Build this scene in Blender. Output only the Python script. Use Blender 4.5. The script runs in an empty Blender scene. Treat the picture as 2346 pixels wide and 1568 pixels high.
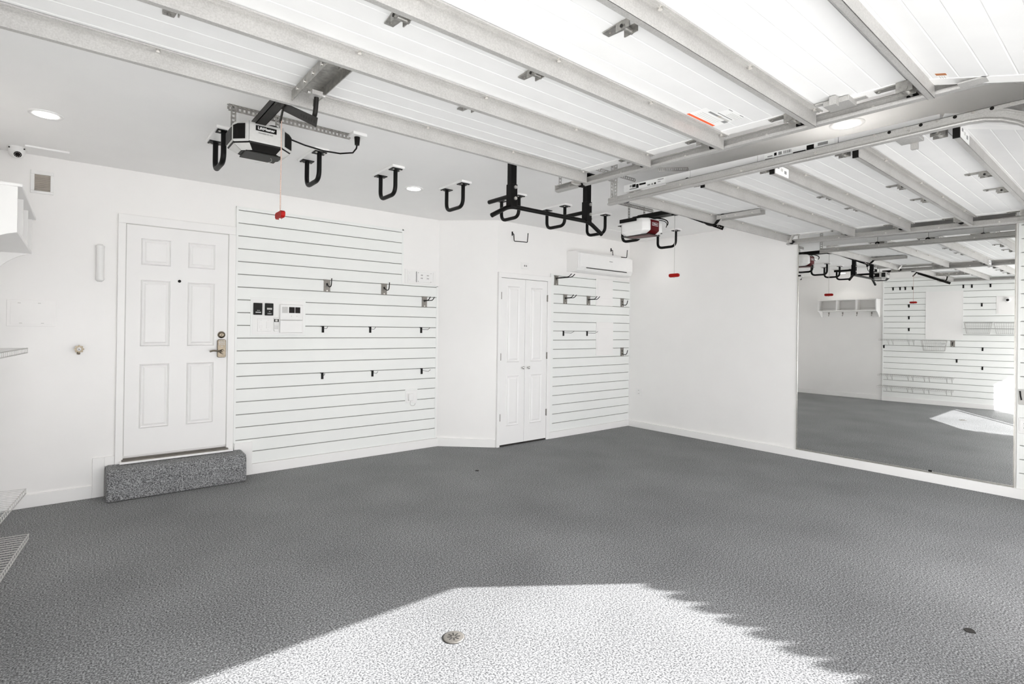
import bpy, bmesh, math, random
from mathutils import Vector, Matrix
random.seed(7)
sc = bpy.context.scene
col = sc.collection

# ------------------------------------------------------------------ camera
F_PX, YAW, PITCH, ROLL = 1215.0, 0.6866, 0.0036, 0.0130
CAM = Vector((-6.593, -5.186, 1.484))
fwd = Vector((math.sin(YAW)*math.cos(PITCH), math.cos(YAW)*math.cos(PITCH), math.sin(PITCH)))
rgt = Vector((math.cos(YAW), -math.sin(YAW), 0)); up = rgt.cross(fwd)
r2 = math.cos(ROLL)*rgt + math.sin(ROLL)*up
u2 = -math.sin(ROLL)*rgt + math.cos(ROLL)*up
cd = bpy.data.cameras.new('camera'); cam = bpy.data.objects.new('camera', cd); col.objects.link(cam)
cd.sensor_fit = 'HORIZONTAL'; cd.sensor_width = 36; cd.lens = F_PX/2346*36
cd.shift_y = -36.6/2346; cd.clip_start = 0.02; cd.clip_end = 200
M = Matrix((( r2.x, u2.x, -fwd.x, CAM.x), (r2.y, u2.y, -fwd.y, CAM.y), (r2.z, u2.z, -fwd.z, CAM.z), (0,0,0,1)))
cam.matrix_world = M
sc.camera = cam

# ------------------------------------------------------------------ sky, sun, exposure
w = bpy.data.worlds.new('sky'); sc.world = w; w.use_nodes = True
bg = w.node_tree.nodes['Background']; bg.inputs[0].default_value = (0.98, 0.985, 1.0, 1); bg.inputs[1].default_value = 3.3
SUN = Vector((0.818*math.cos(math.radians(22)), -0.575*math.cos(math.radians(22)), math.sin(math.radians(22)))).normalized()
sd = bpy.data.lights.new('sun', 'SUN'); so = bpy.data.objects.new('sun', sd); col.objects.link(so)
so.rotation_euler = SUN.to_track_quat('Z', 'Y').to_euler(); so.location = SUN*30
sd.energy = 15.5; sd.angle = math.radians(0.3); sd.color = (1.0, 0.995, 0.985)
vs = sc.view_settings
vs.view_transform = 'Standard'; vs.look = 'None'; vs.gamma = 1.0; vs.use_curve_mapping = False
vs.exposure = 0.47
sc.cycles.diffuse_bounces = 8; sc.cycles.max_bounces = 12; sc.cycles.glossy_bounces = 6
sc.cycles.sample_clamp_indirect = 12.0

# ------------------------------------------------------------------ materials
def mat(name, color, rough=0.5, metal=0.0, noise=0.0, nscale=20.0, bump=0.0, bscale=200.0, spec=0.5, ndetail=4.0):
    m = bpy.data.materials.new(name); m.use_nodes = True
    nt = m.node_tree; b = nt.nodes['Principled BSDF']
    b.inputs['Roughness'].default_value = rough; b.inputs['Metallic'].default_value = metal
    b.inputs['Specular IOR Level'].default_value = spec
    tc = nt.nodes.new('ShaderNodeTexCoord')
    n = nt.nodes.new('ShaderNodeTexNoise'); n.inputs['Scale'].default_value = nscale; n.inputs['Detail'].default_value = ndetail
    nt.links.new(tc.outputs['Object'], n.inputs['Vector'])
    r = nt.nodes.new('ShaderNodeValToRGB')
    c = Vector(color[:3])
    lo = c*(1-noise); hi = c*(1+noise)
    r.color_ramp.elements[0].position = 0.3; r.color_ramp.elements[1].position = 0.7
    r.color_ramp.elements[0].color = (*lo, 1); r.color_ramp.elements[1].color = (*[min(1, v) for v in hi], 1)
    nt.links.new(n.outputs['Fac'], r.inputs['Fac']); nt.links.new(r.outputs['Color'], b.inputs['Base Color'])
    if bump:
        n2 = nt.nodes.new('ShaderNodeTexNoise'); n2.inputs['Scale'].default_value = bscale
        nt.links.new(tc.outputs['Object'], n2.inputs['Vector'])
        bp = nt.nodes.new('ShaderNodeBump'); bp.inputs['Strength'].default_value = bump; bp.inputs['Distance'].default_value = 0.002
        nt.links.new(n2.outputs['Fac'], bp.inputs['Height']); nt.links.new(bp.outputs['Normal'], b.inputs['Normal'])
    return m
M_ = {}
M_['wall'] = mat('wall_paint', (0.885, 0.873, 0.861), 0.35, noise=0.01, nscale=3, bump=0.04, bscale=180)
M_['ceil'] = mat('ceiling_paint', (0.935, 0.927, 0.918), 0.7, noise=0.01, nscale=3, bump=0.04, bscale=150)
M_['trim'] = mat('trim_paint', (0.885, 0.876, 0.865), 0.35, noise=0.01, nscale=6)
M_['slat'] = mat('slat_vinyl', (0.862, 0.874, 0.856), 0.4, noise=0.012, nscale=4)
M_['doorp'] = mat('door_paint', (0.875, 0.866, 0.858), 0.4, noise=0.01, nscale=5)
M_['panelw'] = mat('garage_panel_white', (0.775, 0.773, 0.769), 0.45, noise=0.015, nscale=8, bump=0.06, bscale=300)
M_['plastic'] = mat('white_plastic', (0.86, 0.855, 0.845), 0.35, noise=0.01)
M_['stick'] = mat('sticker_white', (0.86, 0.86, 0.85), 0.4, noise=0.01)
M_['grey'] = mat('grey_print', (0.25, 0.25, 0.25), 0.5, noise=0.05)
M_['lightgrey'] = mat('light_grey_plastic', (0.55, 0.54, 0.52), 0.4, noise=0.03)
M_['silver'] = mat('silver_plastic', (0.58, 0.575, 0.56), 0.4, noise=0.03, nscale=60)
M_['black'] = mat('black_powder_coat', (0.004, 0.0038, 0.0036), 0.42, noise=0.2, nscale=60, spec=0.18)
M_['bplastic'] = mat('black_plastic', (0.006, 0.0055, 0.005), 0.45, noise=0.2, nscale=40, spec=0.2)
M_['dark'] = mat('dark_gap', (0.02, 0.018, 0.016), 0.8, noise=0.1)
M_['rail'] = mat('dark_steel_rail', (0.008, 0.0068, 0.0055), 0.45, metal=0.0, noise=0.4, nscale=30, spec=0.22)
M_['red'] = mat('red_plastic', (0.33, 0.006, 0.004), 0.5, noise=0.08, spec=0.2)
M_['maroon'] = mat('dark_red_plastic', (0.09, 0.004, 0.006), 0.4, noise=0.1, spec=0.25)
M_['orange'] = mat('orange_print', (0.80, 0.10, 0.01), 0.5, noise=0.03)
M_['brownp'] = mat('brown_print', (0.42, 0.16, 0.06), 0.5, noise=0.03)
M_['rope'] = mat('cord_fibre', (0.55, 0.40, 0.34), 0.8, noise=0.25, nscale=300)
M_['brass'] = mat('antique_nickel', (0.20, 0.17, 0.13), 0.36, metal=1.0, noise=0.3, nscale=80)
M_['chrome'] = mat('chrome', (0.62, 0.61, 0.59), 0.2, metal=1.0, noise=0.1)
M_['bolt'] = mat('zinc_bolt', (0.75, 0.73, 0.70), 0.35, metal=0.9, noise=0.1)
M_['nickel'] = mat('hook_plate_steel', (0.26, 0.245, 0.225), 0.45, metal=0.7, noise=0.15, nscale=60)
M_['wire'] = mat('coated_wire', (0.50, 0.49, 0.475), 0.4, metal=0.2, noise=0.05)
M_['glasslens'] = mat('dark_lens', (0.006, 0.003, 0.003), 0.3, noise=0.3, spec=0.15)
M_['sill'] = mat('sill_bronze', (0.16, 0.145, 0.125), 0.45, metal=0.3, noise=0.2)
M_['tan'] = mat('vent_louver', (0.46, 0.42, 0.37), 0.5, noise=0.08)
M_['zinc'] = mat('zinc_hardware', (0.36, 0.35, 0.33), 0.38, metal=0.75, noise=0.25, nscale=40)
M_['slot'] = mat('groove_shade', (0.36, 0.355, 0.345), 0.6, noise=0.05)  # painted shade for the slat grooves
M_['film'] = mat('clear_film', (0.7, 0.69, 0.67), 0.2, noise=0.1, nscale=60)
M_['concrete'] = mat('driveway_concrete', (0.76, 0.76, 0.755), 0.85, noise=0.12, nscale=2, bump=0.2, bscale=60)
M_['stucco'] = mat('stucco', (0.62, 0.58, 0.52), 0.9, noise=0.05, bump=0.3, bscale=80)
M_['tile'] = mat('clay_tile', (0.35, 0.18, 0.12), 0.8, noise=0.2)
M_['edge'] = mat('mirror_edge', (0.62, 0.60, 0.56), 0.25, metal=0.8, noise=0.1)

def galv():
    m = bpy.data.materials.new('galvanised_steel'); m.use_nodes = True
    nt = m.node_tree; b = nt.nodes['Principled BSDF']
    tc = nt.nodes.new('ShaderNodeTexCoord')
    v = nt.nodes.new('ShaderNodeTexNoise'); v.inputs['Scale'].default_value = 180; v.inputs['Detail'].default_value = 5
    n = nt.nodes.new('ShaderNodeTexNoise'); n.inputs['Scale'].default_value = 5; n.inputs['Detail'].default_value = 6
    nt.links.new(tc.outputs['Object'], v.inputs['Vector']); nt.links.new(tc.outputs['Object'], n.inputs['Vector'])
    mx = nt.nodes.new('ShaderNodeMath'); mx.operation = 'MULTIPLY_ADD'; mx.inputs[1].default_value = 0.6
    nt.links.new(v.outputs['Fac'], mx.inputs[0])
    m2 = nt.nodes.new('ShaderNodeMath'); m2.operation = 'MULTIPLY'; m2.inputs[1].default_value = 0.4
    nt.links.new(n.outputs['Fac'], m2.inputs[0]); nt.links.new(m2.outputs[0], mx.inputs[2])
    r = nt.nodes.new('ShaderNodeValToRGB')
    r.color_ramp.elements[0].position = 0.32; r.color_ramp.elements[0].color = (0.43, 0.42, 0.405, 1)
    r.color_ramp.elements[1].position = 0.66; r.color_ramp.elements[1].color = (0.58, 0.57, 0.553, 1)
    nt.links.new(mx.outputs[0], r.inputs['Fac']); nt.links.new(r.outputs['Color'], b.inputs['Base Color'])
    b.inputs['Metallic'].default_value = 0.55; b.inputs['Roughness'].default_value = 0.48
    return m
M_['galv'] = galv()

def floor_mat():
    m = bpy.data.materials.new('epoxy_flake_floor'); m.use_nodes = True
    nt = m.node_tree; b = nt.nodes['Principled BSDF']
    tc = nt.nodes.new('ShaderNodeTexCoord')
    n = nt.nodes.new('ShaderNodeTexNoise'); n.inputs['Scale'].default_value = 120; n.inputs['Detail'].default_value = 3; n.inputs['Roughness'].default_value = 0.7
    big = nt.nodes.new('ShaderNodeTexNoise'); big.inputs['Scale'].default_value = 1.3; big.inputs['Detail'].default_value = 5
    for x in (n, big): nt.links.new(tc.outputs['Object'], x.inputs['Vector'])
    r = nt.nodes.new('ShaderNodeValToRGB'); e = r.color_ramp.elements
    e[0].position = 0.36; e[0].color = (0.05, 0.051, 0.053, 1)
    e[1].position = 0.66; e[1].color = (0.50, 0.505, 0.51, 1)
    k = e.new(0.5); k.color = (0.20, 0.202, 0.207, 1)
    nt.links.new(n.outputs['Fac'], r.inputs['Fac'])
    mix = nt.nodes.new('ShaderNodeMix'); mix.data_type = 'RGBA'; mix.blend_type = 'MULTIPLY'; mix.inputs[0].default_value = 1.0
    r2_ = nt.nodes.new('ShaderNodeValToRGB'); r2_.color_ramp.elements[0].position = 0.3; r2_.color_ramp.elements[0].color = (0.84, 0.84, 0.84, 1)
    r2_.color_ramp.elements[1].position = 0.7; r2_.color_ramp.elements[1].color = (1.08, 1.08, 1.08, 1)
    nt.links.new(big.outputs['Fac'], r2_.inputs['Fac'])
    nt.links.new(r.outputs['Color'], mix.inputs[6]); nt.links.new(r2_.outputs['Color'], mix.inputs[7])
    nt.links.new(mix.outputs[2], b.inputs['Base Color'])
    bp = nt.nodes.new('ShaderNodeBump'); bp.inputs['Strength'].default_value = 0.5; bp.inputs['Distance'].default_value = 0.003
    nt.links.new(n.outputs['Fac'], bp.inputs['Height']); nt.links.new(bp.outputs['Normal'], b.inputs['Normal'])
    b.inputs['Roughness'].default_value = 0.6; b.inputs['Specular IOR Level'].default_value = 0.12
    return m
M_['floor'] = floor_mat()

def emis(name, color, s):
    m = bpy.data.materials.new(name); m.use_nodes = True
    b = m.node_tree.nodes['Principled BSDF']; b.inputs['Base Color'].default_value = (0.9, 0.9, 0.88, 1)
    b.inputs['Emission Color'].default_value = (*color, 1); b.inputs['Emission Strength'].default_value = s
    return m
M_['lamp'] = emis('lamp_diffuser', (1.0, 0.98, 0.94), 6.0)
mm = bpy.data.materials.new('mirror_glass'); mm.use_nodes = True
b = mm.node_tree.nodes['Principled BSDF']; b.inputs['Metallic'].default_value = 1.0; b.inputs['Roughness'].default_value = 0.0
b.inputs['Base Color'].default_value = (0.93, 0.935, 0.93, 1)
M_['mirror'] = mm

# ------------------------------------------------------------------ mesh helpers
class MB:
    def __init__(s): s.v = []; s.f = []; s.sm = []
    def add(s, vs, fs, smooth=False):
        o = len(s.v); s.v += [tuple(x) for x in vs]
        for f in fs: s.f.append(tuple(i+o for i in f)); s.sm.append(smooth)
        return s
    def box(s, x0, x1, y0, y1, z0, z1):
        if x0 > x1: x0, x1 = x1, x0
        if y0 > y1: y0, y1 = y1, y0
        if z0 > z1: z0, z1 = z1, z0
        return s.add([(x0,y0,z0),(x1,y0,z0),(x1,y1,z0),(x0,y1,z0),(x0,y0,z1),(x1,y0,z1),(x1,y1,z1),(x0,y1,z1)],
              [(0,3,2,1),(4,5,6,7),(0,1,5,4),(1,2,6,5),(2,3,7,6),(3,0,4,7)])
    def prism(s, poly, axis, a, b):
        n = len(poly)
        def P(p, t): return (t, p[0], p[1]) if axis == 'x' else ((p[0], t, p[1]) if axis == 'y' else (p[0], p[1], t))
        vs = [P(p, a) for p in poly] + [P(p, b) for p in poly]
        fs = [tuple(range(n-1, -1, -1)), tuple(range(n, 2*n))] + [(i, (i+1) % n, n+(i+1) % n, n+i) for i in range(n)]
        return s.add(vs, fs)
    def loft(s, rings, cap=True):
        n = len(rings[0]); vs = [p for r in rings for p in r]; fs = []
        for k in range(len(rings)-1):
            for i in range(n): fs.append((k*n+i, k*n+(i+1) % n, (k+1)*n+(i+1) % n, (k+1)*n+i))
        if cap: fs.append(tuple(range(n-1, -1, -1))); fs.append(tuple((len(rings)-1)*n+i for i in range(n)))
        return s.add(vs, fs)
    def cyl(s, p0, p1, r, n=12, r1=None):
        p0 = Vector(p0); p1 = Vector(p1); r1 = r if r1 is None else r1
        d = (p1-p0).normalized(); a = d.orthogonal().normalized(); b_ = d.cross(a)
        c = [(math.cos(2*math.pi*i/n), math.sin(2*math.pi*i/n)) for i in range(n)]
        vs = [p0+a*(x*r)+b_*(y*r) for x, y in c] + [p1+a*(x*r1)+b_*(y*r1) for x, y in c]
        s.add(vs, [(i, (i+1) % n, n+(i+1) % n, n+i) for i in range(n)], True)
        s.add(vs[:n], [tuple(range(n-1, -1, -1))]); s.add(vs[n:], [tuple(range(n))]); return s
    def tube(s, pts, r, n=8):
        pts = [Vector(p) for p in pts]; m = len(pts); rings = []; prev = None
        for i, p in enumerate(pts):
            d = (pts[min(i+1, m-1)]-pts[max(i-1, 0)]).normalized()
            a = d.orthogonal().normalized() if prev is None else (prev - d*prev.dot(d)).normalized()
            prev = a; b_ = d.cross(a)
            rings.append([p+a*(math.cos(2*math.pi*k/n)*r)+b_*(math.sin(2*math.pi*k/n)*r) for k in range(n)])
        vs = [q for rg in rings for q in rg]; fs = []
        for k in range(m-1):
            for i in range(n): fs.append((k*n+i, k*n+(i+1) % n, (k+1)*n+(i+1) % n, (k+1)*n+i))
        s.add(vs, fs, True)
        s.add(rings[0], [tuple(range(n-1, -1, -1))]); s.add(rings[-1], [tuple(range(n))]); return s
    def beam(s, p0, p1, wd, ht, upv=(0, 0, 1)):
        p0 = Vector(p0); p1 = Vector(p1); d = (p1-p0).normalized(); u_ = Vector(upv)
        a = d.cross(u_).normalized(); b_ = a.cross(d)
        vs = []
        for p in (p0, p1):
            for sx, sy in ((-1,-1),(1,-1),(1,1),(-1,1)): vs.append(p+a*(sx*wd/2)+b_*(sy*ht/2))
        return s.add(vs, [(3,2,1,0),(4,5,6,7),(0,1,5,4),(1,2,6,5),(2,3,7,6),(3,0,4,7)])
    def lathe(s, prof, c, axis='z', n=24):
        c = Vector(c); rings = []
        for r, h in prof:
            ring = []
            for i in range(n):
                t = 2*math.pi*i/n; x = math.cos(t)*r; y = math.sin(t)*r
                ring.append(c+Vector((x, y, h) if axis == 'z' else ((x, h, y) if axis == 'y' else (h, x, y))))
            rings.append(ring)
        vs = [p for r in rings for p in r]; fs = []
        for k in range(len(rings)-1):
            for i in range(n): fs.append((k*n+i, k*n+(i+1) % n, (k+1)*n+(i+1) % n, (k+1)*n+i))
        s.add(vs, fs, True); s.add(rings[0], [tuple(range(n-1, -1, -1))]); s.add(rings[-1], [tuple(range(n))]); return s
    def perf(s, p0, p1, side, wd, th=0.002, pitch=0.025):
        """perforated strap: two rails and rungs, real holes between"""
        p0 = Vector(p0); p1 = Vector(p1); sd_ = Vector(side).normalized(); d = (p1-p0); L = d.length; d.normalize()
        nrm = d.cross(sd_)
        for k in (-1, 1): s.beam(p0+sd_*k*wd*0.36, p1+sd_*k*wd*0.36, th, wd*0.28, sd_)
        n = max(2, int(L/pitch))
        for i in range(n+1):
            c = p0+d*(L*i/n); s.beam(c-d*pitch*0.26, c+d*pitch*0.26, th, wd*0.5, sd_)
        return s
def bez(p, q, r_, n=8):
    p, q, r_ = Vector(p), Vector(q), Vector(r_)
    return [p*(1-t)**2+q*(2*t*(1-t))+r_*t*t for t in [i/n for i in range(n+1)]]
def rounded(pts, r, n=5):
    pts = [Vector(p) for p in pts]; out = [pts[0]]
    for i in range(1, len(pts)-1):
        a = (pts[i-1]-pts[i]); b_ = (pts[i+1]-pts[i]); ra = min(r, a.length*0.48); rb = min(r, b_.length*0.48)
        out += bez(pts[i]+a.normalized()*ra, pts[i], pts[i]+b_.normalized()*rb, n)
    return out+[pts[-1]]
def mesh_of(name, mb, m):
    me = bpy.data.meshes.new(name); me.from_pydata([tuple(v) for v in mb.v], [], mb.f); me.update()
    me.polygons.foreach_set('use_smooth', mb.sm)
    bm = bmesh.new(); bm.from_mesh(me); bmesh.ops.recalc_face_normals(bm, faces=bm.faces); bm.to_mesh(me); bm.free()
    me.materials.append(M_[m]); return me
def wloc(o):
    v = Vector((0, 0, 0))
    while o is not None: v += o.location; o = o.parent
    return v
def obj(name, mb, m, parent=None, world=True, bev=0.0):
    """link a mesh; with world=True the coordinates are room coordinates"""
    if parent is not None and world:
        off = wloc(parent); mb.v = [(x-off.x, y-off.y, z-off.z) for x, y, z in mb.v]
    o = bpy.data.objects.new(name, mesh_of(name, mb, m)); col.objects.link(o)
    if parent is not None: o.parent = parent
    if bev:
        b_ = o.modifiers.new('bevel', 'BEVEL'); b_.width = bev; b_.segments = 2; b_.limit_method = 'ANGLE'
    return o
def tag(o, label, cat, group=None):
    o['label'] = label; o['category'] = cat
    if group: o['group'] = group
    return o
def thing(name, label, cat, loc, group=None, rotz=0.0):
    o = bpy.data.objects.new(name, None); col.objects.link(o); o.empty_display_size = 0.1
    o.location = loc; o.rotation_euler = (0, 0, rotz); return tag(o, label, cat, group)
def solo(name, mb, m, label, cat, base=None, group=None, bev=0.0):
    base = Vector(base) if base else Vector(mb.v[0])
    mb.v = [(x-base.x, y-base.y, z-base.z) for x, y, z in mb.v]
    o = obj(name, mb, m, bev=bev); o.location = base; return tag(o, label, cat, group)
def struct(name, mb, m, label=None, bev=0.0, loc=None):
    o = obj(name, mb, m, bev=bev); o['kind'] = 'structure'
    if label: o['label'] = label
    return o
def structroot(name, label, loc):
    o = bpy.data.objects.new(name, None); col.objects.link(o); o.location = loc; o['kind'] = 'structure'; o['label'] = label; return o
def dup(root, loc, label, rotz=None, group=None):
    r = root.copy(); col.objects.link(r); r.location = loc; r['label'] = label
    if rotz is not None: r.rotation_euler = (0, 0, rotz)
    if group: r['group'] = group
    for ch in list(root.children):
        c = ch.copy(); col.objects.link(c); c.parent = r
        for g in list(ch.children):
            d = g.copy(); col.objects.link(d); d.parent = c
    return r
def text_mesh(name, body, size, m, parent, loc, rot, extrude=0.0004, align='CENTER', bold=True, sx=1.0):
    cu = bpy.data.curves.new(name, 'FONT'); cu.body = body; cu.size = size; cu.align_x = align; cu.align_y = 'CENTER'; cu.extrude = extrude
    if bold: cu.offset = size*0.018
    t = bpy.data.objects.new(name, cu); col.objects.link(t)
    dg = bpy.context.evaluated_depsgraph_get(); me = bpy.data.meshes.new_from_object(t.evaluated_get(dg))
    bpy.data.objects.remove(t); me.materials.clear(); me.materials.append(M_[m])
    o = bpy.data.objects.new(name, me); col.objects.link(o); o.parent = parent
    o.location = Vector(loc)-wloc(parent); o.rotation_euler = rot; o.scale = (sx, 1, 1); return o

# ================================================================== SHELL
CZ = 2.82; YE = 0.53; YC = 0.02; YI = -5.10; YO = -5.70
AL = 0.115
LX0, LY0 = -7.12, -1.33
def lx(y): return LX0 - math.tan(AL)*(LY0-y)
struct('floor', MB().prism([(-7.4, 0.7), (0.2, 0.7), (0.2, YO), (-7.9, YO), (-7.9, -2)], 'z', -0.15, 0.0), 'floor')
struct('ceiling', MB().prism([(-7.4, 0.75), (0.25, 0.75), (0.25, YO), (-7.95, YO), (-7.95, -2)], 'z', CZ, CZ+0.2), 'ceil')
struct('wall_back', MB().box(-7.3, -3.10, YE, YE+0.15, 0, CZ), 'wall')
struct('wall_back_angled', MB().prism([(-3.10, YE), (-2.57, YC), (-2.46, YC+0.06), (-2.95, YE+0.15), (-3.10, YE+0.15)], 'z', 0, CZ), 'wall')
struct('wall_closet', MB().box(-2.57, 0.15, YC, YC+0.15, 0, CZ), 'wall')
struct('wall_right', MB().box(0.012, 0.16, YO, YC, 0, CZ), 'wall')
struct('wall_left', MB().prism([(LX0, YE), (LX0, LY0), (lx(YO), YO), (lx(YO)-0.15, YO), (LX0-0.15, LY0), (LX0-0.15, YE)], 'z', 0, CZ), 'wall')
# front wall with the two door openings behind the camera
fw = MB(); fw.box(-0.58, 0.012, YO, YI, 0, CZ); fw.box(-3.68, -3.32, YO, YI, 0, CZ)
fw.box(-3.32, -0.58, YO, YI, 2.136, CZ); fw.box(lx(-5.4), -3.68, YO, YI, 2.29, CZ)
struct('wall_front', fw, 'wall')
struct('ground', MB().box(-30, 30, -40, YO, -0.2, -0.03), 'concrete')

# baseboards (each run its own structure)
bb = MB().box(-7.12, -6.48, YE-0.016, YE, 0.0, 0.105); bb.box(-6.48, -6.40, YE-0.017, YE, 0.0, 0.335); bb.box(-6.40, -6.33, YE-0.017, YE, 0.255, 0.335)
struct('baseboard_left', bb, 'trim', bev=0.003)
bb = MB().box(-5.24, -3.10, YE-0.035, YE, 0.0, 0.102); bb.box(-5.40, -5.24, YE-0.037, YE, 0.0, 0.325)
struct('baseboard_back', bb, 'trim', bev=0.003)
d_ = Vector((-2.57+3.10, YC-YE, 0)).normalized(); n_ = Vector((-d_.y, d_.x, 0)); n_ = n_ if n_.y < 0 else -n_
p0 = Vector((-3.10, YE, 0)); p1 = Vector((-2.57, YC, 0))
struct('baseboard_angled', MB().prism([(p0.x, p0.y), (p1.x, p1.y), (p1.x+n_.x*.016, p1.y+n_.y*.016), (p0.x+n_.x*.016, p0.y+n_.y*.016-0.02)], 'z', 0, 0.1), 'trim', bev=0.003)
struct('baseboard_closet', MB().box(-1.68, 0.012, YC-0.036, YC, 0, 0.09), 'trim', bev=0.003)
struct('baseboard_right', MB().box(-0.016, 0.012, YI, -0.016, 0, 0.092), 'trim', bev=0.003)
struct('baseboard_left_wall', MB().box(-7.12, -7.104, -1.33, 0.51, 0, 0.1), 'trim', bev=0.003)

# concrete step below the entry door, coated like the floor
st = MB().prism([(YE, 0.0), (0.27, 0.0), (0.285, 0.225), (0.315, 0.258), (YE, 0.264)], 'x', -6.395, -5.335)
struct('step', st, 'floor', 'speckled grey coated step below the entry door', bev=0.02)

# ------------------------------------------------------------------ entry door
D = structroot('door_1', 'white six-panel entry door with keypad lock above the grey step', (-5.87, YE, 0.265))
obj('leaf', MB().box(-6.272, -5.474, 0.505, YE, 0.322, 2.348), 'doorp', D, bev=0.002)
def raised_panel(name, x0, x1, z0, z1, yf, parent, fr=0.018, m='doorp'):
    g = MB(); a = 0.0065
    # moulding ring
    g.loft([[(x0,yf,z0),(x1,yf,z0),(x1,yf,z1),(x0,yf,z1)],
            [(x0+fr*.4,yf-a*1.6,z0+fr*.4),(x1-fr*.4,yf-a*1.6,z0+fr*.4),(x1-fr*.4,yf-a*1.6,z1-fr*.4),(x0+fr*.4,yf-a*1.6,z1-fr*.4)],
            [(x0+fr,yf-0.0004,z0+fr),(x1-fr,yf-0.0004,z0+fr),(x1-fr,yf-0.0004,z1-fr),(x0+fr,yf-0.0004,z1-fr)],
            [(x0+fr*1.25,yf-0.0004,z0+fr*1.25),(x1-fr*1.25,yf-0.0004,z0+fr*1.25),(x1-fr*1.25,yf-0.0004,z1-fr*1.25),(x0+fr*1.25,yf-0.0004,z1-fr*1.25)],
            [(x0+fr*2.1,yf-a*1.4,z0+fr*2.1),(x1-fr*2.1,yf-a*1.4,z0+fr*2.1),(x1-fr*2.1,yf-a*1.4,z1-fr*2.1),(x0+fr*2.1,yf-a*1.4,z1-fr*2.1)]])
    return obj(name, g, m, parent)
for x0, x1 in ((-6.165, -5.942), (-5.808, -5.586)):
    for z0, z1 in ((2.0, 2.235), (1.28, 1.868), (0.555, 1.125)):
        raised_panel('panel', x0, x1, z0, z1, 0.505, D)
cs = MB().box(-6.33, -6.275, 0.497, YE, 0.262, 2.352)
obj('casing', cs, 'trim', D, bev=0.004)
obj('casing', MB().box(-5.471, -5.41, 0.497, YE, 0.262, 2.352), 'trim', D, bev=0.004)
obj('casing', MB().box(-6.33, -5.41, 0.497, YE, 2.352, 2.43), 'trim', D, bev=0.004)
obj('weather_strip', MB().box(-6.275, -6.269, 0.5035, 0.5045, 0.33, 2.35).box(-5.477, -5.471, 0.5035, 0.5045, 0.33, 2.35).box(-6.275, -5.471, 0.5035, 0.5045, 2.345, 2.352), 'lightgrey', D)
obj('sill', MB().box(-6.285, -5.46, 0.455, YE, 0.285, 0.298).box(-6.272, -5.474, 0.49, YE, 0.298, 0.303), 'sill', D, bev=0.002)
obj('sill_trim', MB().box(-6.30, -5.42, 0.447, YE, 0.266, 0.285), 'trim', D, bev=0.003)
obj('peephole', MB().lathe([(0.013, -0.001), (0.013, -0.006), (0.007, -0.008), (0.004, -0.004)], (-5.874, 0.505, 1.872), 'y', 16), 'rail', D)
db = obj('deadbolt', MB().lathe([(0.033, 0), (0.033, -0.008), (0.026, -0.018), (0.018, -0.022), (0.012, -0.022)], (-5.525, 0.505, 1.382), 'y', 24), 'brass', D)
obj('key_slot', MB().box(-5.527, -5.523, 0.4815, 0.484, 1.372, 1.392), 'dark', db)
kp = obj('keypad_lock', MB().prism([(-5.562, 1.175), (-5.552, 1.166), (-5.498, 1.166), (-5.488, 1.175), (-5.488, 1.327), (-5.498, 1.338), (-5.552, 1.338), (-5.562, 1.327)], 'y', 0.480, 0.505), 'brass', D, bev=0.004)
g = MB()
for i in range(3):
    for j in range(3): g.box(-5.549+0.018*i, -5.536+0.018*i, 0.4775, 0.481, 1.318-0.016*j, 1.328-0.016*j)
g.box(-5.531, -5.518, 0.4775, 0.481, 1.268, 1.276)
obj('key_button', g, 'lightgrey', kp)
lv = MB().cyl((-5.522, 0.481, 1.222), (-5.522, 0.44, 1.222), 0.022, 16, 0.016)
lv.tube(rounded([(-5.522, 0.447, 1.222), (-5.56, 0.440, 1.228), (-5.60, 0.437, 1.236), (-5.632, 0.436, 1.226)], 0.02), 0.008, 8)
obj('lever', lv, 'brass', kp)

# ------------------------------------------------------------------ closet double door
D2 = structroot('door_2', 'white narrow double closet doors beside the slatted closet wall', (-2.13, YC, 0))
for i, (xa, xb) in enumerate(((-2.524, -2.128), (-2.124, -1.742))):
    lf = obj('leaf', MB().box(xa, xb, -0.003, YC, 0.022, 2.108), 'doorp', D2, bev=0.002)
    cx = (xa+xb)/2
    raised_panel('panel', cx-0.103, cx+0.103, 1.05, 2.01, -0.003, lf, 0.022)
    raised_panel('panel', cx-0.103, cx+0.103, 0.25, 0.885, -0.003, lf, 0.022)
    kx = -2.167 if i == 0 else -2.074
    obj('knob', MB().lathe([(0.012, 0), (0.009, -0.008), (0.008, -0.016), (0.017, -0.024), (0.018, -0.03), (0.011, -0.036), (0.004, -0.037)], (kx, -0.003, 0.975), 'y', 20), 'chrome', lf)
    hx = -2.526 if i == 0 else -1.739
    for hz in (1.885, 1.122, 0.366):
        h = MB().cyl((hx, -0.008, hz-0.045), (hx, -0.008, hz+0.045), 0.0065, 10); h.box(hx-0.012, hx+0.012, -0.0045, -0.0030, hz-0.042, hz+0.042)
        obj('hinge', h, 'nickel', lf)
obj('casing', MB().box(-2.570, -2.527, -0.012, YC, 0, 2.112), 'trim', D2, bev=0.003)
obj('casing', MB().box(-1.739, -1.675, -0.012, YC, 0, 2.112), 'trim', D2, bev=0.003)
obj('casing', MB().box(-2.570, -1.675, -0.012, YC, 2.112, 2.176), 'trim', D2, bev=0.003)
obj('gap', MB().box(-2.527, -1.739, 0.001, YC, 2.1085, 2.112).box(-2.527, -1.739, 0.004, YC-0.0005, 0.0, 0.022).box(-2.128, -2.124, 0.004, YC-0.0005, 0.022, 2.108), 'dark', D2)

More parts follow.
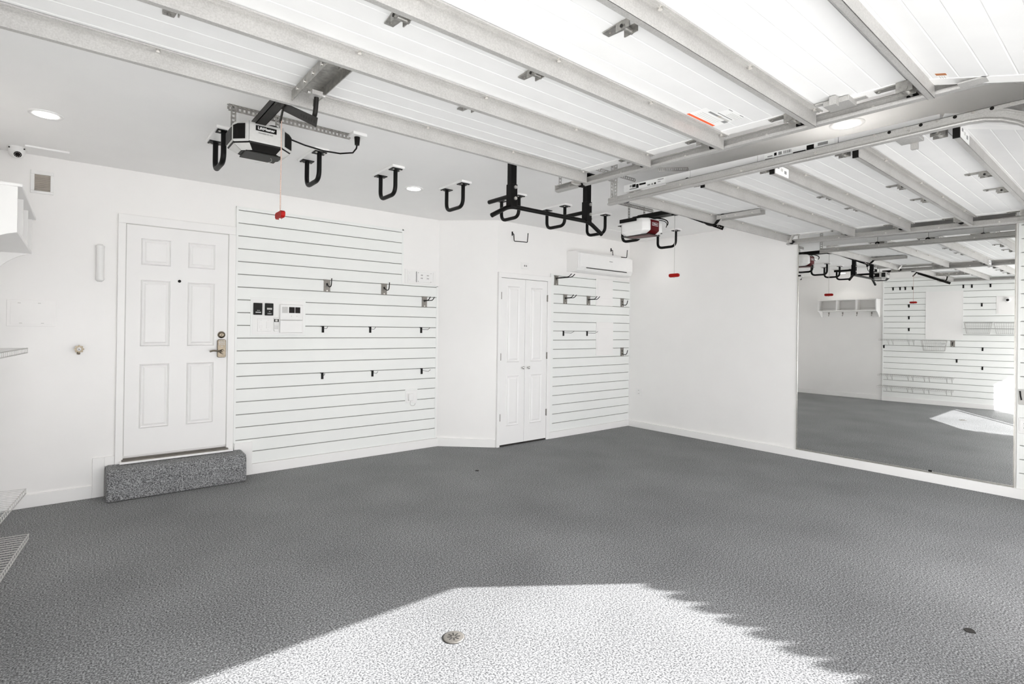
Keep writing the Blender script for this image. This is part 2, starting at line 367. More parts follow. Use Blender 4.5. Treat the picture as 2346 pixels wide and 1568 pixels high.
# ------------------------------------------------------------------ slatwalls
GAP = 0.0078
def slatwall(name, label, x0, x1, y_front, y_back, zt, zb, z0, S, world_dir='x', cut=None, loc=None, rotz=0.0):
    """slats along local x; local y+ is out of the wall"""
    root = thing(name, label, 'slatwall', loc, rotz=rotz)
    zs = []
    i = 0
    edges = [zt]
    while z0-S*i > zb+0.02:
        edges.append(z0-S*i); i += 1
    edges.append(zb)
    cache = {}
    for k in range(len(edges)-1):
        top = edges[k]-(GAP/2 if k > 0 else 0); bot = edges[k+1]+(GAP/2 if k < len(edges)-2 else 0)
        xa, xb = cut(top, bot) if cut else (x0, x1)
        key = (round(top-bot, 4), xa, xb)
        if key not in cache:
            h = top-bot; c = 0.003
            g = MB().prism([(0.001, 0.02), (y_front-0.007, 0.02), (y_front-0.007, 0), (y_front-c*0.5, 0), (y_front, c*0.5), (y_front, h-c*0.5), (y_front-c*0.5, h), (y_front-0.007, h), (y_front-0.007, h-0.012), (0.001, h-0.012)] if h > 0.06 else [(0.001, 0), (y_front, 0), (y_front, h), (0.001, h)], 'x', xa, xb)
            cache[key] = mesh_of('slat', g, 'slat')
        o = bpy.data.objects.new('slat', cache[key]); col.objects.link(o); o.parent = root; o.location = (0, 0, bot)
    return root
PI = math.pi
def backing(root, *boxes):  # added grey sheets behind the slats; groove shade is put into their colour
    for b_ in boxes: obj('groove_shade', MB().box(b_[0], b_[1], 0.0002, 0.0009, b_[2], b_[3]), 'slot', root, world=False)
# entry wall: local x runs to -X when rotated 180 degrees
def rot180(x): return -x
E_ROOT = (-3.127, YE, 0.0)
def cutE(top, bot):
    # upper boards stop short of the electrical box; the lowest ones stop at the step trim
    a = 0.48 if bot > 1.97 else 0.0
    b_ = 2.113 if top < 0.33 else 2.278
    return (a, b_)
SW = slatwall('slatwall', 'tall white slatwall between the entry door and the angled corner', 0, 2.278, 0.02, 0, 2.635, 0.104, 2.600, 0.125, cut=cutE, loc=E_ROOT, rotz=PI)
def swtrim(root, boxes, m='slat'):
    for bx_ in boxes: obj('edge_trim', MB().box(*bx_), m, root, world=False, bev=0.001)
swtrim(SW, [(2.262, 2.281, 0.0, 0.0225, 0.33, 2.637), (0.478, 0.50, 0.0, 0.0225, 1.985, 2.637), (0.0, 0.02, 0, 0.0225, 0.104, 1.99), (0.478, 2.281, 0.0, 0.0225, 2.622, 2.637), (0.0, 0.478, 0.0, 0.0225, 1.979, 1.995)])
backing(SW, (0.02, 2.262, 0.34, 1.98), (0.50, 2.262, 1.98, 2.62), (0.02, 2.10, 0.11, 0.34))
CW = slatwall('slatwall', 'white slatwall between the closet doors and the back right corner', 0, 1.682, 0.02, 0, 2.222, 0.091, 2.201, 0.125, loc=(0.010, YC, 0), rotz=PI)
swtrim(CW, [(1.634, 1.684, 0, 0.0225, 0.091, 2.224), (0.0, 0.016, 0, 0.0225, 0.091, 2.224)])
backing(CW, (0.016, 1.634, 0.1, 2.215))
TH = math.atan2(-math.cos(AL), -math.sin(AL))
def LP(s, out, z):
    return (LX0 - math.sin(AL)*s + math.cos(AL)*out, LY0 - math.cos(AL)*s - math.sin(AL)*out, z)
LW = slatwall('slatwall', 'white slatwall on the left wall holding wire shelves and baskets, seen in the mirror', 0, 3.75, 0.02, 0, 2.66, 0.095, 2.600, 0.126, loc=LP(0, 0.001, 0), rotz=TH)
swtrim(LW, [(0.0, 0.02, 0, 0.0225, 0.095, 2.662)])
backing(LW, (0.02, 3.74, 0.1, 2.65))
RW = slatwall('slatwall', 'white slatwall strip at the right edge beyond the mirror', 0, 0.71, 0.014, 0, 2.66, 0.092, 2.600, 0.1246, loc=(0.0115, -4.375, 0), rotz=math.radians(-90))
RW.rotation_euler = (0, 0, math.radians(90)); RW.location = (0.0115, -5.085, 0)
swtrim(RW, [(0.694, 0.71, 0, 0.016, 0.092, 2.66)])
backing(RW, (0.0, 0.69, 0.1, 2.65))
obj('baseboard', MB().box(0, 3.75, 0, 0.036, 0, 0.095), 'trim', LW, world=False)

# ------------------------------------------------------------------ entry wall fittings
V = thing('air_vent', 'square white louvred vent high on the back wall beside the ceiling camera', 'vent', (-6.825, YE, 2.516))
fr = MB()
for b_ in ((-6.896,-6.755,YE-0.012,YE,2.668,2.70), (-6.896,-6.755,YE-0.012,YE,2.516,2.537), (-6.896,-6.872,YE-0.012,YE,2.537,2.668), (-6.776,-6.755,YE-0.012,YE,2.537,2.668)): fr.box(*b_)
obj('frame', fr, 'plastic', V, bev=0.003)
obj('backing', MB().box(-6.872, -6.776, YE-0.002, YE-0.0005, 2.537, 2.668), 'tan', V)
for i in range(9):
    z = 2.541+i*0.0143
    obj('louver', MB().prism([(YE-0.011, z), (YE-0.010, z-0.001), (YE-0.003, z+0.0085), (YE-0.004, z+0.0095)], 'x', -6.872, -6.776), 'tan', V)
T_ = thing('tube_lamp', 'slim white tubular wall lamp left of the entry door', 'lamp', (-6.45, YE, 1.82))
obj('tube', MB().lathe([(0.006, 0.012), (0.024, 0.018), (0.028, 0.045), (0.028, 0.29), (0.024, 0.317), (0.006, 0.323)], (-6.45, YE-0.03, 1.82), 'z', 20), 'plastic', T_)
obj('base_plate', MB().box(-6.468, -6.432, YE-0.02, YE, 1.83, 2.15), 'plastic', T_, bev=0.004)
obj('end_cap', MB().lathe([(0.029, 0), (0.030, 0.012), (0.029, 0.02)], (-6.45, YE-0.03, 1.845), 'z', 20), 'plastic', T_)
obj('end_cap', MB().lathe([(0.029, 0), (0.030, 0.012), (0.029, 0.02)], (-6.45, YE-0.03, 2.115), 'z', 20), 'plastic', T_)
A_ = thing('access_panel', 'flat white access panel on the back wall left of the entry door', 'access panel', (-6.88, YE, 1.447))
obj('frame', MB().box(-7.022, -6.728, YE-0.006, YE, 1.447, 1.658), 'wall', A_, bev=0.002)
obj('cover', MB().box(-7.0, -6.752, YE-0.0085, YE-0.006, 1.462, 1.640), 'wall', A_, bev=0.001)
for x, z in ((-6.95, 1.632), (-6.83, 1.632), (-6.94, 1.472), (-6.81, 1.472)):
    obj('latch', MB().box(x-0.009, x+0.009, YE-0.0095, YE-0.008, z-0.002, z+0.002), 'lightgrey', A_)
H = thing('hose_tap', 'small metal tap with a toothed round handle on the back wall', 'tap', (-6.579, YE, 1.262))
obj('flange', MB().lathe([(0.028, 0), (0.028, -0.006), (0.014, -0.012)], (-6.579, YE, 1.262), 'y', 20), 'chrome', H)
g = MB().cyl((-6.579, YE, 1.262), (-6.579, YE-0.045, 1.262), 0.011, 12); g.tube(rounded([(-6.579, YE-0.03, 1.262), (-6.581, YE-0.045, 1.24), (-6.583, YE-0.055, 1.222)], 0.01), 0.012, 10)
obj('spout', g, 'brass', H)
g = MB()
for i in range(8):
    t = i*PI/4; c = Vector((-6.579+0.026*math.cos(t), YE-0.055, 1.262+0.026*math.sin(t))); g.cyl(c+Vector((0, .005, 0)), c-Vector((0, .005, 0)), 0.0085, 8)
g.lathe([(0.026, 0.004), (0.026, -0.004)], (-6.579, YE-0.055, 1.262), 'y', 16)
obj('handle', g, 'brass', H)
obj('handle_cap', MB().lathe([(0.015, 0), (0.014, -0.003), (0.004, -0.004)], (-6.579, YE-0.060, 1.262), 'y', 16), 'stick', H)
obj('screw', MB().cyl((-6.579, YE-0.064, 1.262), (-6.579, YE-0.066, 1.262), 0.004, 8), 'dark', H)

# security camera and its cable box on the ceiling
S_ = thing('security_camera', 'white dome security camera hanging from the ceiling in the left corner', 'camera', (-6.968, 0.37, CZ))
obj('mount', MB().lathe([(0.056, 0), (0.056, -0.012), (0.05, -0.018)], (-6.968, 0.37, CZ), 'z', 28), 'plastic', S_)
obj('dome', MB().lathe([(0.05, -0.016), (0.05, -0.035), (0.045, -0.058), (0.034, -0.074), (0.018, -0.083), (0.004, -0.085)], (-6.968, 0.37, CZ), 'z', 28), 'plastic', S_)
ld = Vector((0.1, -0.85, -0.45)).normalized(); c0 = Vector((-6.965, 0.37, CZ-0.038))
eye = obj('lens_ring', MB().cyl(c0+ld*0.02, c0+ld*0.056, 0.03, 24, 0.027), 'stick', S_)
obj('lens', MB().cyl(c0+ld*0.05, c0+ld*0.0575, 0.023, 20), 'glasslens', S_)
g = MB()
for i in range(10):
    t = i*2*PI/10; a = ld.orthogonal().normalized(); b2 = ld.cross(a); q = c0+ld*0.058+(a*math.cos(t)+b2*math.sin(t))*0.0165; g.cyl(q-ld*0.001, q+ld*0.001, 0.0022, 6)
obj('infrared_led', g, 'lightgrey', S_)
for dx in (-0.04, 0.045): obj('screw', MB().cyl((-6.968+dx, 0.33, CZ-0.014), (-6.968+dx, 0.325, CZ-0.018), 0.005, 8), 'dark', S_)
solo('cable_cover', MB().box(-6.915, -6.655, 0.235, 0.425, CZ-0.014, CZ), 'ceil', 'flat white cable cover on the ceiling beside the dome camera', 'cover', bev=0.004)

# control board on the slatwall
YF = 0.51
B_ = thing('control_board', 'white backing board for wall controls set into the slatwall', 'board', (-5.0, YF, 1.385))
obj('frame', MB().box(-5.272, -4.738, YF-0.004, YF, 1.372, 1.752), 'slat', B_, bev=0.002)
obj('plate', MB().box(-5.252, -4.756, YF-0.006, YF-0.004, 1.39, 1.735), 'plastic', B_, bev=0.001)
YB = YF-0.006
def ctrl(label, x0, x1, z0, z1, kind):
    t = thing('door_control', label, 'wall control', ((x0+x1)/2, YB, z0))
    bd = obj('body', MB().box(x0, x1, YB-0.018, YB, z0, z1), 'bplastic', t, bev=0.004)
    obj('window', MB().box(x0+0.014, x1-0.008, YB-0.0195, YB-0.018, z1-0.045, z1-0.012), 'rail', t)
    if kind == 1:
        obj('button_bar', MB().box(x0+0.018, x1-0.014, YB-0.020, YB-0.018, z0+0.022, z0+0.029), 'stick', t)
        obj('button', MB().box(x0+0.032, x0+0.042, YB-0.020, YB-0.018, z0+0.041, z0+0.046).box(x0+0.046, x0+0.056, YB-0.020, YB-0.018, z0+0.041, z0+0.046), 'lightgrey', t)
    else:
        obj('display', MB().box(x0+0.017, x1-0.014, YB-0.020, YB-0.018, z0+0.058, z0+0.076), 'lightgrey', t)
        obj('button', MB().box(x0+0.036, x0+0.048, YB-0.020, YB-0.018, z0+0.036, z0+0.041), 'lightgrey', t)
        obj('button_bar', MB().box(x0+0.022, x1-0.018, YB-0.020, YB-0.018, z0+0.012, z0+0.024), 'grey', t)
        obj('button_mark', MB().prism([(x0+0.036, z0+0.014), (x0+0.046, z0+0.014), (x0+0.041, z0+0.022)], 'y', YB-0.0205, YB-0.020), 'lightgrey', t)
ctrl('black wall control, left of the two on the white control board', -5.247, -5.166, 1.582, 1.700, 1)
ctrl('black wall control with a grey display, right of the two on the control board', -5.141, -5.062, 1.578, 1.700, 2)
I_ = thing('alarm_panel', 'white alarm panel with two dark display windows on the control board', 'alarm panel', (-4.885, YB, 1.41))
obj('body', MB().box(-5.0, -4.772, YB-0.03, YB, 1.534, 1.696), 'plastic', I_, bev=0.01)
obj('flap', MB().box(-4.998, -4.774, YB-0.026, YB, 1.405, 1.531), 'plastic', I_, bev=0.005)
obj('speaker_field', MB().box(-4.982, -4.926, YB-0.031, YB-0.030, 1.607, 1.670), 'silver', I_)
obj('display', MB().box(-4.914, -4.858, YB-0.0315, YB-0.030, 1.608, 1.669), 'glasslens', I_)
obj('display', MB().box(-4.853, -4.803, YB-0.0315, YB-0.030, 1.608, 1.669), 'glasslens', I_)
for x in (-4.89, -4.835): obj('indicator', MB().cyl((x, YB-0.030, 1.576), (x, YB-0.0312, 1.576), 0.004, 8), 'lightgrey', I_)
def rocker(name, label, x0, x1, z0, z1, y, n, m='plastic'):
    t = thing(name, label, 'light switch', ((x0+x1)/2, y, z0))
    obj('plate', MB().box(x0, x1, y-0.006, y, z0, z1), m, t, bev=0.003)
    wd = (x1-x0)/n
    for i in range(n):
        cx = x0+wd*(i+0.5); cz = (z0+z1)/2
        obj('bezel', MB().box(cx-0.019, cx+0.019, y-0.007, y-0.006, cz-0.037, cz+0.037), 'trim', t)
        obj('rocker', MB().prism([(y-0.007, cz-0.033), (y-0.0125, cz-0.033), (y-0.0085, cz), (y-0.0105, cz+0.033), (y-0.007, cz+0.033)], 'x', cx-0.0155, cx+0.0155), m, t)
        for dz in (-0.048, 0.048): obj('screw', MB().cyl((cx, y-0.006, cz+dz), (cx, y-0.0072, cz+dz), 0.0025, 8), 'lightgrey', t)
    return t
rocker('light_switch', 'white double rocker switch at the bottom of the control board', -5.207, -5.076, 1.418, 1.545, YB, 2)
R_ = thing('remote_control', 'small white air conditioner remote in its holder on the control board', 'remote', (-5.032, YB, 1.416))
obj('body', MB().prism([(-5.055, 1.43), (-5.047, 1.418), (-5.017, 1.418), (-5.009, 1.43), (-5.009, 1.556), (-5.055, 1.556)], 'y', YB-0.018, YB), 'plastic', R_, bev=0.004)
obj('screen', MB().box(-5.054, -5.010, YB-0.0195, YB-0.018, 1.513, 1.543), 'bplastic', R_)
obj('screen_glass', MB().box(-5.044, -5.021, YB-0.0205, YB-0.0195, 1.518, 1.538), 'lightgrey', R_)
for j in range(5):
    for i in range(3): obj('button', MB().cyl((-5.045+i*0.013, YB-0.018, 1.497-j*0.013), (-5.045+i*0.013, YB-0.0195, 1.497-j*0.013), 0.0038, 8), 'lightgrey' if j < 2 else 'grey', R_)

X_ = thing('electrical_box', 'white recessed electrical box with cover plates above the slatwall step', 'electrical box', (-3.36, YE, 2.01))
obj('frame', MB().box(-3.575, -3.150, YE-0.010, YE, 2.005, 2.175), 'plastic', X_, bev=0.003)
obj('frame_lip', MB().box(-3.545, -3.185, YE-0.014, YE-0.010, 2.155, 2.162).box(-3.545, -3.185, YE-0.014, YE-0.010, 2.018, 2.022).box(-3.545, -3.538, YE-0.014, YE-0.010, 2.022, 2.155).box(-3.192, -3.185, YE-0.014, YE-0.010, 2.022, 2.155), 'trim', X_)
p1_ = obj('cover_plate', MB().box(-3.530, -3.432, YE-0.015, YE-0.010, 2.026, 2.150), 'plastic', X_, bev=0.002)
obj('gap', MB().box(-3.429, -3.420, YE-0.0125, YE-0.010, 2.024, 2.152), 'grey', X_)
p2_ = obj('cover_plate', MB().box(-3.412, -3.215, YE-0.017, YE-0.010, 2.026, 2.150), 'plastic', X_, bev=0.003)
for x in (-3.352, -3.268):
    for z in (2.068, 2.105): obj('socket_slot', MB().box(x-0.012, x-0.006, YE-0.0175, YE-0.017, z, z+0.014).box(x+0.004, x+0.010, YE-0.0175, YE-0.017, z, z+0.014), 'dark', p2_)
for x in (-3.515, -3.443):
    for z in (2.045, 2.13): obj('screw', MB().cyl((x, YE-0.015, z), (x, YE-0.0162, z), 0.003, 8), 'lightgrey', p1_)
for x in (-3.40, -3.225):
    for z in (2.035, 2.14): obj('screw', MB().cyl((x, YE-0.017, z), (x, YE-0.0182, z), 0.004, 8), 'grey', p2_)
O_ = thing('power_outlet', 'white outlet with a small plug-in adapter low on the tall slatwall', 'outlet', (-3.475, YF, 0.563))
obj('frame', MB().box(-3.560, -3.395, YF-0.004, YF, 0.560, 0.735), 'slat', O_, bev=0.002)
obj('plate', MB().box(-3.548, -3.405, YF-0.011, YF-0.004, 0.572, 0.718), 'plastic', O_, bev=0.003)
obj('adapter', MB().box(-3.528, -3.470, YF-0.045, YF-0.011, 0.60, 0.682), 'plastic', O_, bev=0.006)
for z in (0.625, 0.645, 0.665): obj('socket_slot', MB().box(-3.462, -3.456, YF-0.0115, YF-0.011, z, z+0.01), 'dark', O_)
obj('cord', MB().tube(rounded([(-3.50, YF-0.03, 0.60), (-3.51, YF-0.03, 0.545), (-3.455, YF-0.03, 0.530), (-3.43, YF-0.02, 0.56)], 0.03), 0.0022, 6), 'lightgrey', O_)

# ------------------------------------------------------------------ slatwall hooks; local frame: wall plane y=0, out = -y
def plate_hook(label, loc, rotz=0.0, kind='up', group='steel-plate utility hooks'):
    t = thing('utility_hook', label, 'hook', loc, group, rotz)
    pl = obj('plate', MB().box(-0.035, 0.035, -0.006, 0, -0.125, 0.0).box(-0.04, 0.04, -0.010, 0, -0.004, 0.006), 'nickel', t, world=False, bev=0.001)
    obj('slot', MB().prism([(-0.012, -0.035), (0.012, -0.035), (0.0, -0.07)], 'y', -0.0066, -0.006), 'dark', pl, world=False)
    obj('rivet', MB().cyl((0, -0.006, -0.112), (0, -0.011, -0.112), 0.008, 10), 'bolt', pl, world=False)
    if kind == 'up':      # single deep J
        p = [(0, -0.006, -0.035), (0, -0.02, -0.05), (0, -0.06, -0.075), (0, -0.13, -0.075), (0, -0.14, 0.012)]
        obj('arm', MB().tube(rounded(p, 0.04, 6), 0.0055, 8), 'black', t, world=False)
    elif kind == 'pair':  # two prongs
        for s in (-1, 1):
            p = [(s*0.004, -0.006, -0.05), (s*0.02, -0.03, -0.045), (s*0.028, -0.15, -0.045), (s*0.028, -0.19, -0.008)]
            obj('arm', MB().tube(rounded(p, 0.03, 5), 0.005, 8), 'black', t, world=False)
    elif kind == 'long':
        for s in (-1, 1):
            p = [(s*0.004, -0.006, -0.03), (s*0.02, -0.03, -0.03), (s*0.03, -0.27, -0.03), (s*0.03, -0.32, 0.005)]
            obj('arm', MB().tube(rounded(p, 0.03, 5), 0.0055, 8), 'black', t, world=False)
    else:                 # low J
        p = [(0, -0.006, -0.09), (0, -0.05, -0.10), (0, -0.09, -0.095), (0, -0.11, -0.03)]
        obj('arm', MB().tube(rounded(p, 0.03, 5), 0.0055, 8), 'black', t, world=False)
    return t
plate_hook('steel-plate J hook, nearest the door in the upper row of the tall slatwall', (-4.515, YF, 1.973), kind='up')
plate_hook('steel-plate J hook, second from the door in the upper row of the tall slatwall', (-3.850, YF, 1.973), kind='up')
plate_hook('steel-plate double-prong hook beside the angled corner on the tall slatwall', (-3.316, YF, 1.849), kind='pair')
plate_hook('steel-plate hook with long prongs at the top of the closet slatwall', (-1.58, 0.0, 2.196), kind='long')
plate_hook('steel-plate double-prong hook below the long-pronged hook on the closet slatwall', (-1.405, 0.0, 1.95), kind='pair')
plate_hook('steel-plate double-prong hook beside the white panel on the closet slatwall', (-0.935, 0.0, 1.95), kind='pair')
plate_hook('steel-plate J hook near the back right corner, upper of two', (-0.183, 0.0, 1.95), kind='low')
plate_hook('steel-plate J hook near the back right corner, lower of two', (-0.172, 0.0, 1.201), kind='low')
def black_hook(label, loc, arm=0.10, rotz=0.0, group='small black slatwall hooks'):
    t = thing('slatwall_hook', label, 'hook', loc, group, rotz)
    obj('clip', MB().box(-0.0125, 0.0125, -0.007, 0, -0.066, 0.004).box(-0.024, 0.0125, -0.004, 0, -0.004, 0.004), 'black', t, world=False, bev=0.001)
    obj('arm', MB().tube(rounded([(0.006, -0.006, -0.022), (0.006, -arm*0.75, -0.024), (0.006, -arm, 0.0)], 0.012, 4), 0.0024, 6), 'black', t, world=False)
    return t
for x, z, arm, lb in ((-4.552, 1.474, 0.13, 'black slatwall hook under the control board side, first of the row above outlet height'),
                      (-4.013, 1.474, 0.13, 'black slatwall hook in the middle of the row level with the board bottom'),
                      (-3.355, 1.474, 0.20, 'black slatwall hook with a longer prong, last of the row by the angled corner'),
                      (-4.552, 0.974, 0.06, 'black slatwall hook with the shortest prong, left end of the low row'),
                      (-3.979, 0.974, 0.13, 'black slatwall hook in the middle of the low row'),
                      (-3.341, 0.974, 0.20, 'black slatwall hook above the outlet, right end of the low row')):
    black_hook(lb, (x, YF, z), arm)
for x, lb in ((-1.43, 'black long-arm hook on the closet slatwall nearer the closet doors'), (-0.955, 'black long-arm hook on the closet slatwall beside the lower white panel')):
    t = black_hook(lb, (x, 0.0, 1.45), 0.20, group='small black slatwall hooks')

# ------------------------------------------------------------------ closet wall fittings
def blank_panel(label, x0, x1, z0, z1, lines):
    t = thing('cover_panel', label, 'cover panel', ((x0+x1)/2, 0.0, z0))
    obj('plate', MB().box(x0, x1, -0.005, 0.0, z0, z1), 'wall', t, bev=0.002)
    for (a, b_, c, d) in lines: obj('inset', MB().box(a, b_, -0.008, -0.005, c, d), 'wall', t, bev=0.001)
    return t
blank_panel('white cover panel under the air conditioner on the closet slatwall', -0.775, -0.405, 1.825, 2.222, [(-0.745, -0.44, 1.93, 2.20), (-0.745, -0.44, 1.845, 1.90)])
blank_panel('white cover panel in the middle of the closet slatwall', -0.762, -0.385, 1.10, 1.585, [(-0.735, -0.425, 1.17, 1.50)])
SWP = thing('light_switch', 'small white switch plate above the closet doors', 'light switch', (-2.125, YC, 2.254))
obj('plate', MB().box(-2.19, -2.06, YC-0.006, YC, 2.250, 2.330), 'plastic', SWP, bev=0.003)
obj('bezel', MB().box(-2.165, -2.085, YC-0.008, YC-0.006, 2.268, 2.312), 'trim', SWP)
for x in (-2.135, -2.105): obj('port', MB().box(x-0.009, x+0.009, YC-0.0095, YC-0.008, 2.278, 2.300), 'grey', SWP)
AC = thing('air_conditioner', 'white split air conditioner high in the back right corner', 'air conditioner', (-0.78, YC, 2.265))
prof = [(YC, 2.275), (-0.12, 2.265), (-0.175, 2.285), (-0.2, 2.33), (-0.2, 2.52), (-0.17, 2.553), (YC, 2.553)]
obj('body', MB().prism(prof, 'x', -1.345, -0.205), 'plastic', AC, bev=0.006)
obj('side_cap', MB().prism([(p[0]*1.0+0.002 if p[0] < 0 else p[0], p[1]) for p in prof], 'x', -1.362, -1.345), 'trim', AC, bev=0.004)
obj('side_cap', MB().prism([(p[0]*1.0+0.002 if p[0] < 0 else p[0], p[1]) for p in prof], 'x', -0.205, -0.19), 'trim', AC, bev=0.004)
obj('front_panel', MB().box(-1.335, -0.215, -0.208, -0.2, 2.335, 2.522), 'plastic', AC, bev=0.004)
obj('air_slot', MB().prism([(-0.2015, 2.318), (-0.2015, 2.330), (-0.196, 2.330), (-0.190, 2.312)], 'x', -1.20, -0.33), 'dark', AC)
obj('louver', MB().prism([(-0.205, 2.312), (-0.200, 2.318), (-0.172, 2.284), (-0.178, 2.279)], 'x', -1.22, -0.31), 'plastic', AC)
obj('logo', MB().box(-0.73, -0.66, -0.2088, -0.208, 2.445, 2.453), 'grey', AC)
def bar_hook(label, x, z):
    t = thing('bar_hook', label, 'hook', (x, YC, z), 'thin black bar hooks high on the closet wall')
    obj('bracket', MB().box(-0.006, 0.006, -0.012, 0, -0.02, 0.03), 'black', t, world=False)
    obj('arm', MB().tube(rounded([(0, -0.004, 0.0), (0, -0.035, 0.0), (0, -0.045, -0.095), (0, -0.30, -0.140), (0, -0.31, -0.03)], 0.014, 4), 0.0055, 8), 'black', t, world=False)
bar_hook('thin black bar hook high above the closet doors', -2.345, 2.675)
bar_hook('thin black bar hook above the air conditioner', -0.435, 2.665)

# ------------------------------------------------------------------ right wall fittings
MR = thing('mirror', 'large frameless wall mirror on the right wall', 'mirror', (0.0, -3.42, 0.095))
obj('glass', MB().box(0.0, 0.006, -4.352, -2.478, 0.108, 2.62), 'mirror', MR)
obj('edge_strip', MB().box(-0.004, 0.012, -2.478, -2.472, 0.10, 2.62), 'edge', MR)
obj('edge_strip', MB().box(-0.004, 0.012, -4.360, -4.352, 0.10, 2.62), 'edge', MR)
obj('bottom_channel', MB().box(-0.006, 0.012, -4.360, -2.472, 0.093, 0.108), 'edge', MR)
for y, z in ((-3.747, 0.112), (-2.49, 2.146)): obj('clip', MB().box(-0.006, 0.0, y-0.014, y+0.014, z-0.009, z+0.009), 'black', MR, bev=0.002)
W_ = thing('power_outlet', 'white wall outlet on the right wall beside the back corner', 'outlet', (0.012, -0.19, 0.488))
obj('plate', MB().box(0.004, 0.012, -0.247, -0.132, 0.488, 0.592), 'plastic', W_, bev=0.003)
for z in (0.515, 0.562):
    sk = obj('socket', MB().lathe([(0.017, 0.004), (0.017, 0.001), (0.015, 0.0)], (0.0, -0.19, z), 'x', 18), 'trim', W_)
    obj('socket_slot', MB().box(-0.0006, 0.0002, -0.198, -0.195, z-0.006, z+0.006).box(-0.0006, 0.0002, -0.185, -0.182, z-0.006, z+0.006), 'dark', sk)
t = thing('receptacle', 'recessed grey receptacle with a black lever at the right edge of the picture', 'receptacle', (0.0, -4.42, 0.85))
obj('box', MB().box(-0.012, 0.0, -4.47, -4.384, 0.853, 0.99), 'lightgrey', t, bev=0.003)
obj('lid', MB().box(-0.020, -0.012, -4.472, -4.383, 0.980, 0.992), 'silver', t)
obj('lever', MB().tube([(-0.02, -4.396, 0.975), (-0.022, -4.400, 0.93), (-0.022, -4.406, 0.895)], 0.005, 8), 'black', t)
t = thing('power_outlet', 'white outlet on the slatwall strip at the right edge of the picture', 'outlet', (0.0, -4.42, 0.59))
obj('plate', MB().box(-0.008, -0.002, -4.475, -4.384, 0.592, 0.733), 'plastic', t, bev=0.003)
obj('cover', MB().box(-0.012, -0.008, -4.465, -4.395, 0.612, 0.713), 'trim', t, bev=0.003)
for z in (0.64, 0.68): obj('socket_slot', MB().box(-0.0128, -0.012, -4.425, -4.421, z, z+0.01).box(-0.0128, -0.012, -4.437, -4.433, z, z+0.01), 'dark', t)

# ------------------------------------------------------------------ ceiling lights
def downlight(label, x, y, r, watt=1.3):
    t = thing('ceiling_light', label, 'ceiling light', (x, y, CZ), 'recessed round ceiling lights')
    obj('trim_ring', MB().lathe([(r*1.45, 0), (r*1.45, -0.004), (r*1.38, -0.008), (r*1.02, -0.006), (r*1.0, -0.002)], (0, 0, 0), 'z', 36), 'plastic', t, world=False)
    obj('diffuser', MB().lathe([(r*1.02, -0.003), (r, -0.0075), (0.002, -0.008)], (0, 0, 0), 'z', 36), 'lamp', t, world=False)
    ld = bpy.data.lights.new('downlight', 'AREA'); ld.shape = 'DISK'; ld.size = r*1.9; ld.energy = watt; ld.spread = math.radians(100); ld.color = (1.0, 0.97, 0.93)
    lo = bpy.data.objects.new('downlight', ld); col.objects.link(lo); lo.parent = t; lo.location = (0, 0, -0.012)
downlight('round ceiling light near the left edge of the picture', -6.766, -0.64, 0.062)
downlight('round ceiling light between the ceiling hooks above the tall slatwall', -4.095, -0.615, 0.062)
downlight('round ceiling light between the two raised garage doors', -2.796, -3.911, 0.068)
downlight('round ceiling light above the red-striped opener', -0.32, -0.60, 0.062, 0.35)
solo('ceiling_hatch', MB().box(-1.25, -0.75, -0.52, -0.12, CZ-0.004, CZ), 'ceil', 'flush white ceiling hatch near the air conditioner', 'hatch')

# ------------------------------------------------------------------ ceiling U hooks
def ceiling_hook(label, x):
    t = thing('ceiling_hook', label, 'ceiling hook', (x, -0.99, CZ), 'black U-shaped storage hooks on the ceiling')
    obj('backing_board', MB().box(-0.055, 0.055, -0.20, 0.20, -0.020, 0.0), 'trim', t, world=False, bev=0.004)
    for s in (-1, 1):
        pl = obj('mounting_plate', MB().box(-0.045, 0.045, s*0.14-0.04, s*0.14+0.04, -0.027, -0.020), 'black', t, world=False, bev=0.001)
        for dx in (-0.03, 0.03): obj('screw', MB().cyl((dx, s*0.165, -0.027), (dx, s*0.165, -0.033), 0.008, 8), 'bolt', pl, world=False)
    obj('tube', MB().tube(rounded([(0, -0.14, -0.025), (0, -0.14, -0.225), (0, 0.14, -0.225), (0, 0.14, -0.025)], 0.075, 8), 0.0175, 12), 'black', t, world=False)
for x, lb in ((-5.835, 'half hidden behind the silver opener'), (-5.185, 'just right of the silver opener'), (-4.55, 'above the middle of the tall slatwall'),
              (-3.87, 'above the right end of the tall slatwall'), (-3.20, 'behind the left post of the pull-up bar'), (-2.555, 'behind the middle of the pull-up bar'),
              (-1.90, 'behind the right end of the pull-up bar'), (-1.24, 'on the left behind the red-striped opener'), (-0.49, 'lowest right, between the red-striped opener and its pull cord')):
    ceiling_hook('black U-shaped ceiling hook '+lb, x)

